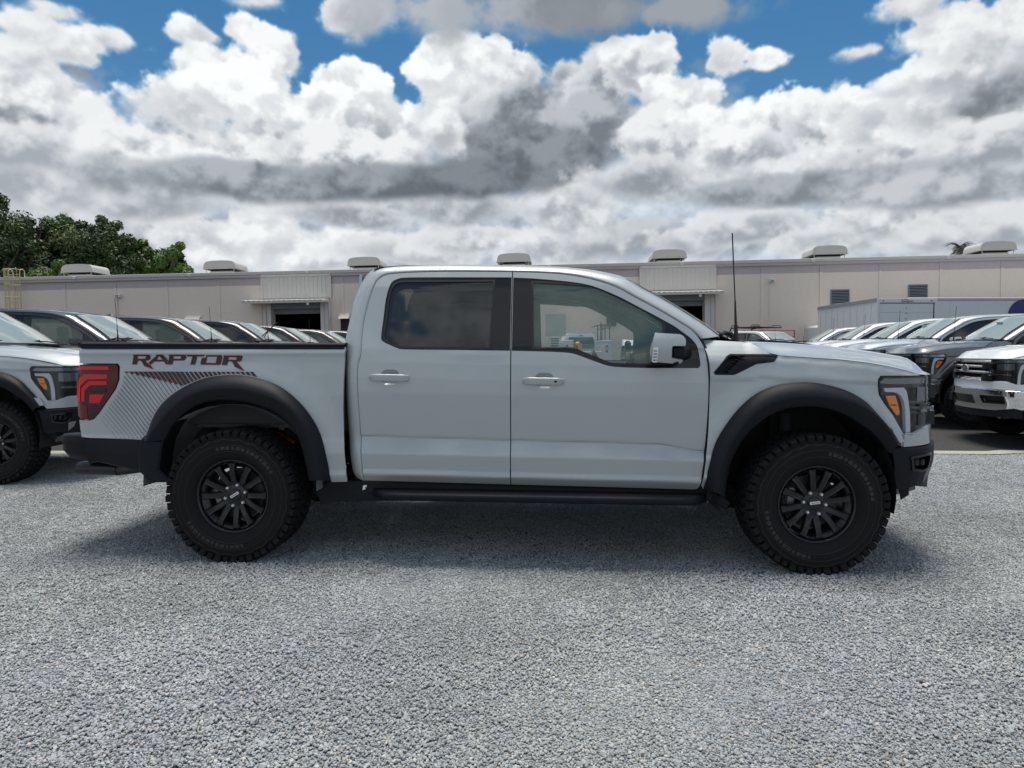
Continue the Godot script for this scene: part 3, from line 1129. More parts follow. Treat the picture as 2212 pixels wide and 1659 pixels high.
func flare(root: Node3D, mir: bool, o: PackedVector2Array, crest: PackedVector2Array, lip: PackedVector2Array, side: Callable, called: String, kind: String):
	var g := G.new()
	g.mir = mir
	var rows := []
	for i in o.size() - 1:
		for s in 4:
			var t := s / 4.0
			var a := o[i].cubic_interpolate(o[i + 1], o[maxi(i - 1, 0)], o[mini(i + 2, o.size() - 1)], t)
			var b := crest[i].cubic_interpolate(crest[i + 1], crest[maxi(i - 1, 0)], crest[mini(i + 2, o.size() - 1)], t)
			var c := lip[i].cubic_interpolate(lip[i + 1], lip[maxi(i - 1, 0)], lip[mini(i + 2, o.size() - 1)], t)
			var sp: Vector3 = side.call(a.x, a.y)
			var bulge := 1.098 if kind == "raptor" else 1.045
			# towards the nose the body turns in and the flare follows it
			var turn := along(NOSE, NOSE_S, maxf(b.x, 3.6)).y - 1.02 if b.x > 3.6 else 0.0
			var m := a.lerp(b, .5)
			rows.append([sp + Vector3(0, 0, -.01), sp + Vector3(0, 0, .012), Vector3(m.x, m.y, lerpf(sp.z + .012, bulge + turn, .70)), Vector3(b.x, b.y, bulge + turn), Vector3(lerpf(b.x, c.x, .15), lerpf(b.y, c.y, .15), bulge - .006 + turn), Vector3(c.x, c.y, bulge - .022 + turn), Vector3(lerpf(c.x, b.x, -.08), lerpf(c.y, b.y, -.08), bulge - .05 + turn), Vector3(lerpf(c.x, b.x, -.10), lerpf(c.y, b.y, -.10), .93 + turn)])
	g.grid(rows, Vector3(0, 0, 1))
	var p := put(called, g.mesh(), M.plastic if kind == "raptor" else M.paint, root)
	if kind != "raptor":
		return
	g = G.new()
	g.mir = mir
	if called == "rear_flare":
		g.xf = Transform3D(Basis(Vector3(0, 1, 0), -.06), Vector3(-.0, 0, 1.058))
		g.slab(pv([-.550, .886, -.507, .886, -.549, .808, -.578, .808]), .02, .003)
	else:
		var f := func(s: float, v: float) -> Vector3: return nose_at(s, v)
		g.drape(ccw(pv([4.125, .902, 4.168, .897, 4.203, .822, 4.168, .818])), [], .03, .02, f, .052, .03)
	put("side_marker", g.mesh(), M.marker, p)


func head_lamp(root: Node3D, mir: bool, kind: String):
	var g := G.new()
	g.mir = mir
	var shape := pv([4.066, 1.190, 4.085, 1.2205, 4.66, 1.2205, 4.66, 1.165, 4.64, .91, 4.43, .90, 4.345, .883, 4.30, .862, 4.258, .860, 4.231, .870, 4.167, .976, 4.112, 1.046, 4.075, 1.108])
	shape = ccw(shape)
	g.drape(shape, [], .04, .03, nose_at, -.035, -.0)
	g.drape(shape, [shrink(shape, .008)], .04, .03, nose_at, -.002, .05)
	var lamp := put("head_lamp", g.mesh(), M.lamp_black, root)
	# bar along the top, the bent running lamp, amber reflector
	g = G.new()
	g.mir = mir
	g.drape(ccw(pv([4.085, 1.183, 4.110, 1.205, 4.60, 1.208, 4.60, 1.175, 4.36, 1.172, 4.18, 1.170, 4.088, 1.176])), [], .03, .02, nose_at, -.016, .015)
	put("lamp_top_bar", g.mesh(), M.lamp_chrome, lamp)
	g = G.new()
	g.mir = mir
	g.drape(ccw(pv([4.106, 1.147, 4.24, 1.149, 4.262, 1.125, 4.276, 1.070, 4.292, .985, 4.297, .874, 4.262, .870, 4.255, 1.0, 4.243, 1.062, 4.225, 1.094, 4.190, 1.119, 4.112, 1.124])), [], .02, .02, nose_at, -.008, .025)
	put("running_lamp", g.mesh(), M.drl, lamp)
	g = G.new()
	g.mir = mir
	g.drape(ccw(pv([4.124, 1.098, 4.190, 1.100, 4.222, 1.0, 4.218, .980, 4.198, .980, 4.152, 1.036])), [pv([4.158, 1.046, 4.204, 1.044, 4.205, 1.037, 4.156, 1.039])], .02, .02, nose_at, -.018, .012)
	put("amber_reflector", g.mesh(), M.amber, lamp)
	# projector boxes
	for b in [[4.33, 4.56, 1.065, 1.150], [4.345, 4.575, .915, .985]]:
		g = G.new()
		g.mir = mir
		g.drape(pv([b[0], b[2], b[1], b[2], b[1], b[3], b[0], b[3]]), [], .04, .04, nose_at, .006, .03)
		put("projector", g.mesh(), M.lamp_chrome if b[2] > 1.0 else M.lamp_black, lamp)
	for b in [[4.34, 4.62, 1.030, 1.046], [4.36, 4.63, .994, 1.012]]:
		g = G.new()
		g.mir = mir
		g.drape(pv([b[0], b[2], b[1], b[2], b[1], b[3], b[0], b[3]]), [], .04, .04, nose_at, .014, .03)
		put("lamp_fin", g.mesh(), M.lamp_chrome if b[2] < 1.0 else M.lamp_black, lamp)
	# stepped black blocks where lamp and grille meet
	for b in [[4.60, 4.80, 1.075, 1.160, .040, M.lamp_black], [4.60, 4.82, .905, .99, .040, M.lamp_black], [4.56, 4.80, 1.0, 1.022, .034, M.lamp_chrome]]:
		g = G.new()
		g.mir = mir
		g.drape(pv([b[0], b[2], b[1], b[2], b[1], b[3], b[0], b[3]]), [], .05, .05, nose_at, b[4], .06)
		put("lamp_block", g.mesh(), b[5], lamp)
	g = G.new()
	g.mir = mir
	g.drape(shrink(shape, .007), [], .05, .05, nose_at, .001, 0.0)
	put("lamp_glass", g.mesh(), M.clear_lens, lamp)


func lamp_side(u: float, v: float) -> Vector3:
	# the tail lamp wraps round the corner of the bed
	var w := .988 + .004 * sin((v - .9) * 8.0)
	w -= .035 * pow(sstep(-1.03, -1.12, u), 1.6)
	return Vector3(u, v, w)


func tail_lamp(root: Node3D, mir: bool):
	var g := G.new()
	g.mir = mir
	var out := ccw(pv([-1.100, .943, -1.098, 1.016, -1.101, 1.138, -1.09, 1.218, -1.085, 1.254, -1.065, 1.285, -.808, 1.286, -.797, 1.267, -.797, 1.188, -.819, 1.127, -.937, .966, -.970, .930, -1.008, .919, -1.069, .921]))
	g.drape(out, [], .02, .03, lamp_side, 0.0, .05)
	var lamp := put("tail_lamp", g.mesh(), M.red_dark, root)
	var bits := [
		["lamp_bar", pv([-1.101, 1.041, -1.097, 1.163, -1.032, 1.221, -.870, 1.218, -.871, 1.191, -1.007, 1.187, -1.060, 1.139, -1.066, 1.038]), M.red],
		["lamp_bar", pv([-1.055, 1.038, -1.052, 1.126, -1.001, 1.175, -.874, 1.176, -.875, 1.151, -.989, 1.148, -1.028, 1.114, -1.031, 1.038]), M.red],
		["lamp_block", pv([-.994, 1.087, -.893, 1.087, -.929, 1.029, -.999, 1.029]), M.red],
		["lamp_top", pv([-1.085, 1.252, -1.066, 1.274, -.862, 1.272, -.858, 1.250]), M.red],
		["lamp_base", pv([-1.095, 1.012, -1.018, 1.014, -1.012, .925, -1.066, .927, -1.092, .950]), M.red_deep],
		["reverse_lamp", pv([-.995, 1.128, -.878, 1.130, -.885, 1.100, -.994, 1.098]), M.lamp_black],
	]
	for b in bits:
		g = G.new()
		g.mir = mir
		g.drape(ccw(b[1]), [], .015, .02, lamp_side, .0035, .004)
		put(b[0], g.mesh(), b[2], lamp)
	for k in 5:
		g = G.new()
		g.mir = mir
		var y := 1.005 - .016 * k
		g.drape(pv([-.998, y, -.95 + .012 * (4 - k), y, -.95 + .012 * (4 - k), y + .006, -.998, y + .006]), [], .02, .02, lamp_side, .003, .003)
		put("lamp_rib", g.mesh(), M.lamp_black, lamp)


func door_mirror(root: Node3D, mir: bool):
	var side := part_node("door_mirror", root)
	# the shell: a C-shaped cap, thick, leaning out from the door
	var cap := sm([2.695, 1.486, 2.72, 1.483, 2.799, 1.479, 2.840, 1.477, 2.866, 1.470, 2.884, 1.452, 2.889, 1.435], 4)
	cap.append_array(pv([2.8865, 1.408, 2.88, 1.4055, 2.812, 1.405]))
	cap.append_array(sm([2.812, 1.405, 2.801, 1.402, 2.797, 1.392, 2.797, 1.340, 2.801, 1.330, 2.812, 1.327], 3))
	cap.append_array(pv([2.868, 1.320, 2.872, 1.316, 2.862, 1.300, 2.852, 1.2965]))
	cap.append_array(sm([2.845, 1.2962, 2.80, 1.298, 2.759, 1.302, 2.714, 1.306, 2.690, 1.305, 2.679, 1.306, 2.674, 1.314], 2))
	cap.append_array(pv([2.6785, 1.395, 2.688, 1.465]))
	var g := G.new()
	g.mir = mir
	var f := func(u: float, v: float) -> Vector3:
		var r := absf(v - 1.39) / .096
		var e := (u - 2.675) / .215
		return Vector3(u, v, 1.165 - .030 * r * r - .075 * e * e)
	g.drape(ccw(cap), [], .015, .012, f, 0.0, .11)
	# rounded top
	put("mirror_cap", g.mesh(), M.paint, side)
	g = G.new()
	g.mir = mir
	g.drape(ccw(pv([2.681, 1.396, 2.711, 1.396, 2.706, 1.306, 2.684, 1.306, 2.6765, 1.314])), [], .01, .01, f, .003, .02)
	put("turn_signal", g.mesh(), M.white_print, side)
	for k in 4:
		g = G.new()
		g.mir = mir
		var y := 1.318 + .018 * k
		g.drape(pv([2.682, y, 2.704, y, 2.704, y + .005, 2.682, y + .005]), [], .01, .01, f, .0042, .002)
		put("signal_slot", g.mesh(), M.lamp_black, side)
	# arm and foot
	g = G.new()
	g.mir = mir
	var arm := []
	for k in 9:
		var t := k / 8.0
		var z := lerpf(1.09, .955, t)
		var a := lerpf(2.83, 2.895, t)
		var hw := lerpf(.030, .052, t)
		var hh := lerpf(.034, .042, t)
		var cy := lerpf(1.366, 1.362, t)
		var ring := []
		for q in 17:
			var an := TAU * q / 16.0
			ring.append(Vector3(a + hw * signf(cos(an)) * pow(absf(cos(an)), .5), cy + hh * signf(sin(an)) * pow(absf(sin(an)), .5), z))
		arm.append(ring)
	g.grid(arm, Vector3.ZERO, true)
	g.box(Vector3(2.845, 1.366, 1.07), Vector3(.085, .070, .06), .012)
	put("mirror_arm", g.mesh(), M.plastic, side)
	# back of the housing with its glass, facing the rear
	g = G.new()
	g.mir = mir
	g.box(Vector3(2.735, 1.39, 1.055), Vector3(.055, .165, .14), .02)
	g.box(Vector3(2.76, 1.30, 1.06), Vector3(.17, .018, .10), .006)
	put("mirror_housing", g.mesh(), M.plastic, side)
	g = G.new()
	g.mir = mir
	g.box(Vector3(2.7055, 1.392, 1.055), Vector3(.006, .145, .125), .002)
	put("mirror_glass", g.mesh(), M.mirror, side)


func wheel(root: Node3D, at: Vector3, mir: bool, steer: float, kind: String, turn: float, proto: Node3D = null) -> Node3D:
	var w: Node3D
	if proto:
		w = proto.duplicate()
		w.name = "wheel_%03d" % root.get_children().filter(func(q): return str(q.name).begins_with("wheel")).size()
		root.add_child(w)
	else:
		w = part_node("wheel", root)
		wheel_parts(w, kind)
	var b := Basis(Vector3(0, 1, 0), (PI if mir else 0.0) + steer) * Basis(Vector3(0, 0, 1), turn)
	w.transform = Transform3D(b, at)
	return w


# wheel about its own centre, outer face towards +z
func wheel_parts(w: Node3D, kind: String):
	var big := kind == "raptor"
	var R := .437 if big else .410
	var k := R / .437
	var rr := .2385
	var g := G.new()
	var prof := []
	for p in [[rr - .004, .112], [rr + .008, .124], [.262, .140], [.295, .1535], [.335, .158], [.368, .1545], [.372, .1565], [.378, .1560], [.382, .1525], [.398, .141], [.409, .130], [.418, .112], [.4225, .09], [.4245, 0.0], [.4235, -.09], [.421, -.118], [.40, -.146], [.335, -.158], [.262, -.140], [rr, -.11]]:
		prof.append(Vector2(p[0] if p[0] < .3 else lerpf(.3, R - .012, (p[0] - .3) / .125), p[1]))
	prof.reverse()
	g.lathe(prof, 72)
	put("tyre", g.mesh(), M.rubber, w)
	# tread: shoulder blocks that wrap onto the side wall, and two staggered rows between
	g = G.new()
	var nb := 48
	for i in nb:
		var a := TAU * i / nb
		var b := Basis(Vector3(0, 0, 1), a - PI / 2)
		for s in [-1.0, 1.0]:
			var ln := .052 if i % 2 == 0 else .034
			var wd := .0490 if i % 2 == 0 else .0465
			var q := b * Basis(Vector3(0, 1, 0), .16 * s)
			g.box(b * Vector3(0, R - .0085, s * .118), Vector3(wd, .017, .042), .003, q)
			# the lug running down the shoulder
			g.box(b * Vector3(.002 * s, R - .024 - ln * .25, s * (.1400 + (.004 if i % 2 == 0 else 0.0))), Vector3(wd * .86, ln + .014, .020), .005, b * Basis(Vector3(1, 0, 0), s * .42))
			if big:
				g.box(b * Vector3(.014 * s, R - .008, s * .066), Vector3(.041, .016, .050), .003, b * Basis(Vector3(0, 1, 0), .5 * s))
		if big:
			g.box(b * Vector3(.012, R - .0075, .0), Vector3(.036, .015, .060), .003, b * Basis(Vector3(0, 1, 0), -.55))
		else:
			g.box(b * Vector3(0, R - .0075, .0), Vector3(.040, .015, .15), .003, b)
	put("tread", g.mesh(), M.tread, w)
	# raised wavy line round the side wall
	g = G.new()
	var pts := []
	for i in 241:
		var a := TAU * i / 240.0
		var ph := fmod(i, 10.0)
		var st := .004 if ph < 4 else (-.004 if ph >= 5 and ph < 9 else 0.0)
		var rad := (.374 + st) * k
		pts.append(Vector3(cos(a) * rad, sin(a) * rad, .1565 - (.374 + st - .368) * .12))
	g.tube(pts, .0022, 4, false)
	for q in [.300, .342]:
		var ring := []
		for i in 97:
			var a := TAU * i / 96.0
			ring.append(Vector3(cos(a) * q * k, sin(a) * q * k, .1545 if q < .32 else .1578))
		g.tube(ring, .0016, 4, false)
	# raised blocks of lettering, too small to read
	for q in 2:
		for i in 13:
			var a := PI * q + .25 + i * .105
			g.box(Vector3(cos(a) * .322 * k, sin(a) * .322 * k, .1565), Vector3(.018 + .006 * (i % 3), .024, .003), .001, Basis(Vector3(0, 0, 1), a + PI / 2))
	put("side_wall_line", g.mesh(), M.tyre_print, w)
	# rim: barrel, lip, twelve spokes in six pairs, hub
	g = G.new()
	g.lathe([Vector2(rr - .028, -.10), Vector2(rr - .030, .05), Vector2(rr - .020, .085), Vector2(rr - .016, .100), Vector2(rr - .012, .116), Vector2(rr - .003, .1225), Vector2(rr + .004, .119), Vector2(rr + .004, .108)], 64)
	g.lathe([Vector2(rr - .055, .052), Vector2(rr - .033, .084), Vector2(rr - .018, .094)], 64)
	for s in 6:
		for e in [-1.0, 1.0]:
			var a0: float = TAU * (s + .5) / 6.0 + e * .20
			var a1: float = TAU * (s + .5) / 6.0 + e * .245
			var p0 := Vector3(cos(a0) * .052, sin(a0) * .052, .058)
			var p1 := Vector3(cos(a1) * (rr - .026), sin(a1) * (rr - .026), .098)
			var d := (p1 - p0).normalized()
			var sd := d.cross(Vector3(0, 0, 1)).normalized()
			var up := sd.cross(d).normalized()
			var rows := []
			for q in 6:
				var t := q / 5.0
				var c := p0.lerp(p1, t) + up * (.012 * sin(t * PI) + .004)
				var hw := lerpf(.0245, .0195, t) + (.008 * sstep(.8, 1.0, t))
				rows.append([c - sd * hw - up * .034, c - sd * hw - up * .008, c - sd * hw * .78, c - sd * hw * .45 - up * .003, c + sd * hw * .45 - up * .003, c + sd * hw * .78, c + sd * hw - up * .008, c + sd * hw - up * .034])
			for q in 5:
				for j in 7:
					var o: Vector3 = up + sd * ((j - 3) * .5)
					g.quad(rows[q][j], rows[q][j + 1], rows[q + 1][j + 1], rows[q + 1][j], o)
	g.lathe([Vector2(.092, .030), Vector2(.090, .058), Vector2(.084, .066), Vector2(.060, .069), Vector2(.045, .074), Vector2(.040, .074)], 40)
	g.lathe([Vector2(.040, .074), Vector2(.040, .080), Vector2(.034, .084), Vector2(.012, .086), Vector2(.0001, .086)], 32)
	put("rim", g.mesh(), M.rim, w)
	g = G.new()
	for s in 6:
		var a := TAU * s / 6.0
		g.xf = Transform3D(Basis.IDENTITY, Vector3(cos(a) * .0695, sin(a) * .0695, .060))
		g.lathe([Vector2(.0165, .0), Vector2(.0165, .0085), Vector2(.0135, .0085)], 16)
	put("nut_socket", g.mesh(), M.dark, w)
	for s in 6:
		var a := TAU * s / 6.0
		g = G.new()
		g.xf = Transform3D(Basis.IDENTITY, Vector3(cos(a) * .0695, sin(a) * .0695, .063))
		g.lathe([Vector2(.0125, -.01), Vector2(.0125, .019), Vector2(.008, .026), Vector2(.0001, .026)], 6, true)
		put("wheel_nut", g.mesh(), M.nut, w)
	g = G.new()
	g.xf = Transform3D(Basis(Vector3(0, 0, 1), .25), Vector3(0, .004, .0905))
	g.slab(pv([-.031, -.0085, .031, -.0085, .031, .0085, -.031, .0085]), .006, .001)
	put("hub_badge", g.mesh(), M.white_print, w)
	g = G.new()
	g.xf = Transform3D(Basis(Vector3(0, 0, 1), .25), Vector3(0, .004, .0912))
	for q in 8:
		g.box(Vector3(-.021 + q * .006, 0, 0), Vector3(.0038, .0045, .001))
	put("hub_lettering", g.mesh(), M.decal_black, w)
	g = G.new()
	g.lathe([Vector2(.085, .012), Vector2(.168, .012), Vector2(.168, -.014), Vector2(.085, -.014)], 40, true)
	put("brake_disc", g.mesh(), M.disc, w)
	g = G.new()
	g.box(Vector3(-.135, .01, .014), Vector3(.06, .15, .055), .012)
	g.box(Vector3(-.150, .03, .044), Vector3(.024, .022, .014), .003)
	put("brake_caliper", g.mesh(), M.steel, w)


func make_truck(called: String, label: String, kind: String, fascia: String, group := "") -> Node3D:
	var root := thing(called, label, "pickup truck", group)
	body_side(root, false, kind)
	body_side(root, true, kind)
	var P: Material = M.paint
	# roof between the rails
	var g := G.new()
	var rows := []
	for i in 25:
		var u := lerpf(.862, 2.58, i / 24.0)
		var edge := lin(pv([.855, .772, .93, .742, 1.08, .722, 1.265, .705, 2.0, .697, 2.34, .699, 2.6, .716]), u)
		var vb := lin(pv([.855, 1.922, .93, 1.944, 1.08, 1.955, 1.265, 1.958, 1.5, 1.956, 1.806, 1.948, 2.0, 1.943, 2.157, 1.935, 2.34, 1.913, 2.54, 1.868, 2.66, 1.80]), u)
		var row := []
		for j in 21:
			var b := lerpf(-1.0, 1.0, j / 20.0)
			var e := absf(b)
			var crown: float = (roof_h(u) + .014 - vb) * (1.0 - pow(e, 3.2))
			# two raised lengthways ribs near the edges
			crown += .004 * exp(-pow((e - .90) / .05, 2.0))
			row.append(Vector3(u + (1 - e * e) * (.05 if i > 18 else 0.0) * (i - 18) / 6.0, vb + crown, b * edge))
		rows.append(row)
	g.grid(rows, Vector3(0, 1, 0))
	put("roof", g.mesh(), P, root)
	g = G.new()
	rows = []
	for i in 9:
		var u := lerpf(.90, 2.62, i / 8.0)
		rows.append([Vector3(u, 1.86 if u < 2.3 else 1.86 - (u - 2.3) * .3, -.72), Vector3(u, 1.90 - maxf(0.0, u - 2.3) * .3, 0), Vector3(u, 1.86 if u < 2.3 else 1.86 - (u - 2.3) * .3, .72)])
	g.grid(rows, Vector3(0, -1, 0))
	put("headliner", g.mesh(), M.cabin_light, root)
	# fin on the roof
	g = G.new()
	rows = []
	for i in 9:
		var t := i / 8.0
		var u := lerpf(.905, .715, t)
		var hh := .004 + .054 * sin(minf(t * 1.35, 1.0) * PI / 2) * (1.0 if t < .93 else .35)
		var row := []
		for j in 9:
			var b := lerpf(-1.0, 1.0, j / 8.0)
			row.append(Vector3(u + .13, roof_h(u + .20) + .012 + hh * (1.0 - pow(absf(b), 2.6)), .0 + b * .055))
		rows.append(row)
	g.grid(rows, Vector3(0, 1, 0))
	put("roof_antenna_fin", g.mesh(), M.trim, root)
	# back of the cab with its window
	g = G.new()
	var back := pv([-.76, .55, .76, .55, .78, 1.36, .73, 1.66, .66, 1.90, -.66, 1.90, -.73, 1.66, -.78, 1.36])
	var hole := pv([-.62, 1.45, .62, 1.45, .57, 1.80, -.57, 1.80])
	g.xf = Transform3D(Basis(Vector3(0, 1, 0), -PI / 2), Vector3(.74, 0, 0))
	g.slab(back, .02, .0, [hole])
	put("cab_back", g.mesh(), P, root)
	g = G.new()
	g.xf = Transform3D(Basis(Vector3(0, 1, 0), -PI / 2), Vector3(.75, 0, 0))
	for f in G.fill(hole):
		g.flat(Vector3(f[0].x, f[0].y, 0), Vector3(f[1].x, f[1].y, 0), Vector3(f[2].x, f[2].y, 0), Vector3(0, 0, 1))
	put("rear_window", g.mesh(), M.glass_dark, root)
	# windscreen
	g = G.new()
	var bord := G.new()
	var top := pv([2.55, 1.866, 2.66, 1.797, 2.79, 1.722, 2.92, 1.640, 3.03, 1.564, 3.09, 1.518, 3.15, 1.470])
	var tw := [.717, .742, .768, .793, .815, .828, .845]
	rows = []
	for i in 7:
		var row := []
		for j in 17:
			var b := lerpf(-1.0, 1.0, j / 16.0)
			var bow := (1.0 - b * b) * lerpf(.075, .16, i / 6.0)
			row.append(Vector3(top[i].x + bow, top[i].y + (1.0 - b * b) * lerpf(.026, .0, i / 6.0), b * tw[i]))
		rows.append(row)
	g.grid(rows, Vector3(1, 1, 0))
	var wind := put("windscreen", g.mesh(), M.glass_wind, root)
	# dark printed border, cowl and wipers
	g = G.new()
	for e in [[0, 1], [16, 15]]:
		for i in 6:
			var a: Vector3 = rows[i][e[0]]
			var b: Vector3 = rows[i + 1][e[0]]
			var c: Vector3 = rows[i + 1][e[0]].lerp(rows[i + 1][e[1]], .32)
			var d: Vector3 = rows[i][e[0]].lerp(rows[i][e[1]], .32)
			var off := Vector3(.003, .004, 0)
			g.quad(a + off, b + off, c + off, d + off, Vector3(1, 1, 0))
	put("windscreen_border", g.mesh(), M.trim, wind)
	g = G.new()
	var cow := []
	for j in 17:
		var b := lerpf(-1.0, 1.0, j / 16.0)
		var p: Vector3 = rows[6][j]
		cow.append([p + Vector3(-.02, .012, 0), p + Vector3(.03, -.012, 0), p + Vector3(.10, -.03, 0), Vector3(3.36, 1.40, b * .88)])
	g.grid(cow, Vector3(0, 1, 0))
	put("cowl", g.mesh(), M.plastic, root)
	for s in [[-.72, -.02], [.10, .70]]:
		g = G.new()
		g.tube([Vector3(3.27, 1.455, s[1]), Vector3(3.25, 1.492, lerpf(s[0], s[1], .72)), Vector3(3.215, 1.512, lerpf(s[0], s[1], .45))], .009, 6)
		g.tube([Vector3(3.235, 1.487, s[0] - .0), Vector3(3.25, 1.500, lerpf(s[0], s[1], .4)), Vector3(3.25, 1.492, s[1] + .02)], .008, 6)
		put("wiper", g.mesh(), M.seal, root)
	g = G.new()
	g.tube([Vector3(3.16, 1.478, .80), Vector3(3.20, 1.498, .72), Vector3(3.26, 1.486, .66), Vector3(3.31, 1.456, .64)], .013, 6)
	put("wiper", g.mesh(), M.seal, root)
	# hood
	g = G.new()
	rows = []
	var dome := .004 if kind == "raptor" else .012
	for i in 27:
		var t := i / 26.0
		var row := []
		for j in 41:
			row.append(hood_pt(t, lerpf(-1.0, 1.0, j / 40.0), dome))
		rows.append(row)
	g.grid(rows, Vector3(0, 1, 0))
	# folded front lip
	for j in 40:
		var a: Vector3 = rows[26][j]
		var b: Vector3 = rows[26][j + 1]
		g.quad(a, b, b + Vector3(-.03, -.012, 0), a + Vector3(-.03, -.012, 0), Vector3(1, -1, 0))
	var hood := put("hood", g.mesh(), P, root)
	if kind == "raptor":
		g = G.new()
		rows = []
		for i in 13:
			var t := i / 12.0
			var row := []
			for j in 9:
				var b := lerpf(-1.0, 1.0, j / 8.0)
				var hp := hood_pt(.08 + .40 * t, b * .36, dome)
				hp.y += .004 + .012 * sin(minf(1.0, t * 4.0) * PI / 2) * (1.0 - pow(absf(b), 4.0)) * (1.0 - sstep(.7, 1.0, t))
				row.append(hp)
			rows.append(row)
		g.grid(rows, Vector3(0, 1, 0))
		put("hood_scoop", g.mesh(), M.plastic, hood)
		for s in [-1, 1]:
			for k in 4:
				g = G.new()
				g.box(hood_pt(.20 + .07 * k, .25 * s, dome) + Vector3(0, .020, 0), Vector3(.075, .006, .15), .002, Basis(Vector3(0, 0, 1), .05))
				put("scoop_fin", g.mesh(), M.trim, hood)
	# aerial on the passenger side cowl
	g = G.new()
	g.tube([Vector3(3.258, 1.43, .80), Vector3(3.256, 1.54, .80)], [.016, .012], 8)
	g.tube([Vector3(3.256, 1.53, .80), Vector3(3.249, 1.70, .80)], [.0095, .0055], 8)
	g.tube([Vector3(3.249, 1.69, .80), Vector3(3.225, 2.135, .80)], .0042, 6)
	put("aerial", g.mesh(), M.seal, root)
	front(root, kind, fascia)
	# tailgate and bed box
	g = G.new()
	g.box(Vector3(-1.085, 1.11, 0), Vector3(.05, .57, 1.80), .012)
	g.box(Vector3(-1.08, 1.375, 0), Vector3(.075, .06, 1.86), .02)
	var gate := put("tailgate", g.mesh(), P, root)
	g = G.new()
	g.box(Vector3(-1.08, 1.425, 0), Vector3(.09, .035, 1.86), .012)
	put("tailgate_cap", g.mesh(), M.plastic, gate)
	g = G.new()
	g.box(Vector3(-.17, .90, 0), Vector3(1.78, .04, 1.70), .0)
	g.box(Vector3(.70, 1.12, 0), Vector3(.03, .54, 1.74), .0)
	for s in [-1, 1]:
		g.box(Vector3(-.17, 1.14, s * .868), Vector3(1.78, .50, .02), .0)
		g.box(Vector3(0, 1.0, s * .70), Vector3(.95, .20, .34), .03)
	put("bed_box", g.mesh(), M.liner, root)
	chassis(root, kind)
	cabin(root)
	# wheels
	var steer := .05 if kind == "raptor" else 0.0
	var cy := .431 if kind == "raptor" else .405
	var w0 := wheel(root, Vector3(0, cy, .938), false, 0.0, kind, .30)
	wheel(root, Vector3(WB, cy, .938), false, steer, kind, -.12, w0)
	wheel(root, Vector3(0, cy, -.938), true, 0.0, kind, .5, w0)
	wheel(root, Vector3(WB, cy, -.938), true, steer, kind, .1, w0)
	return root


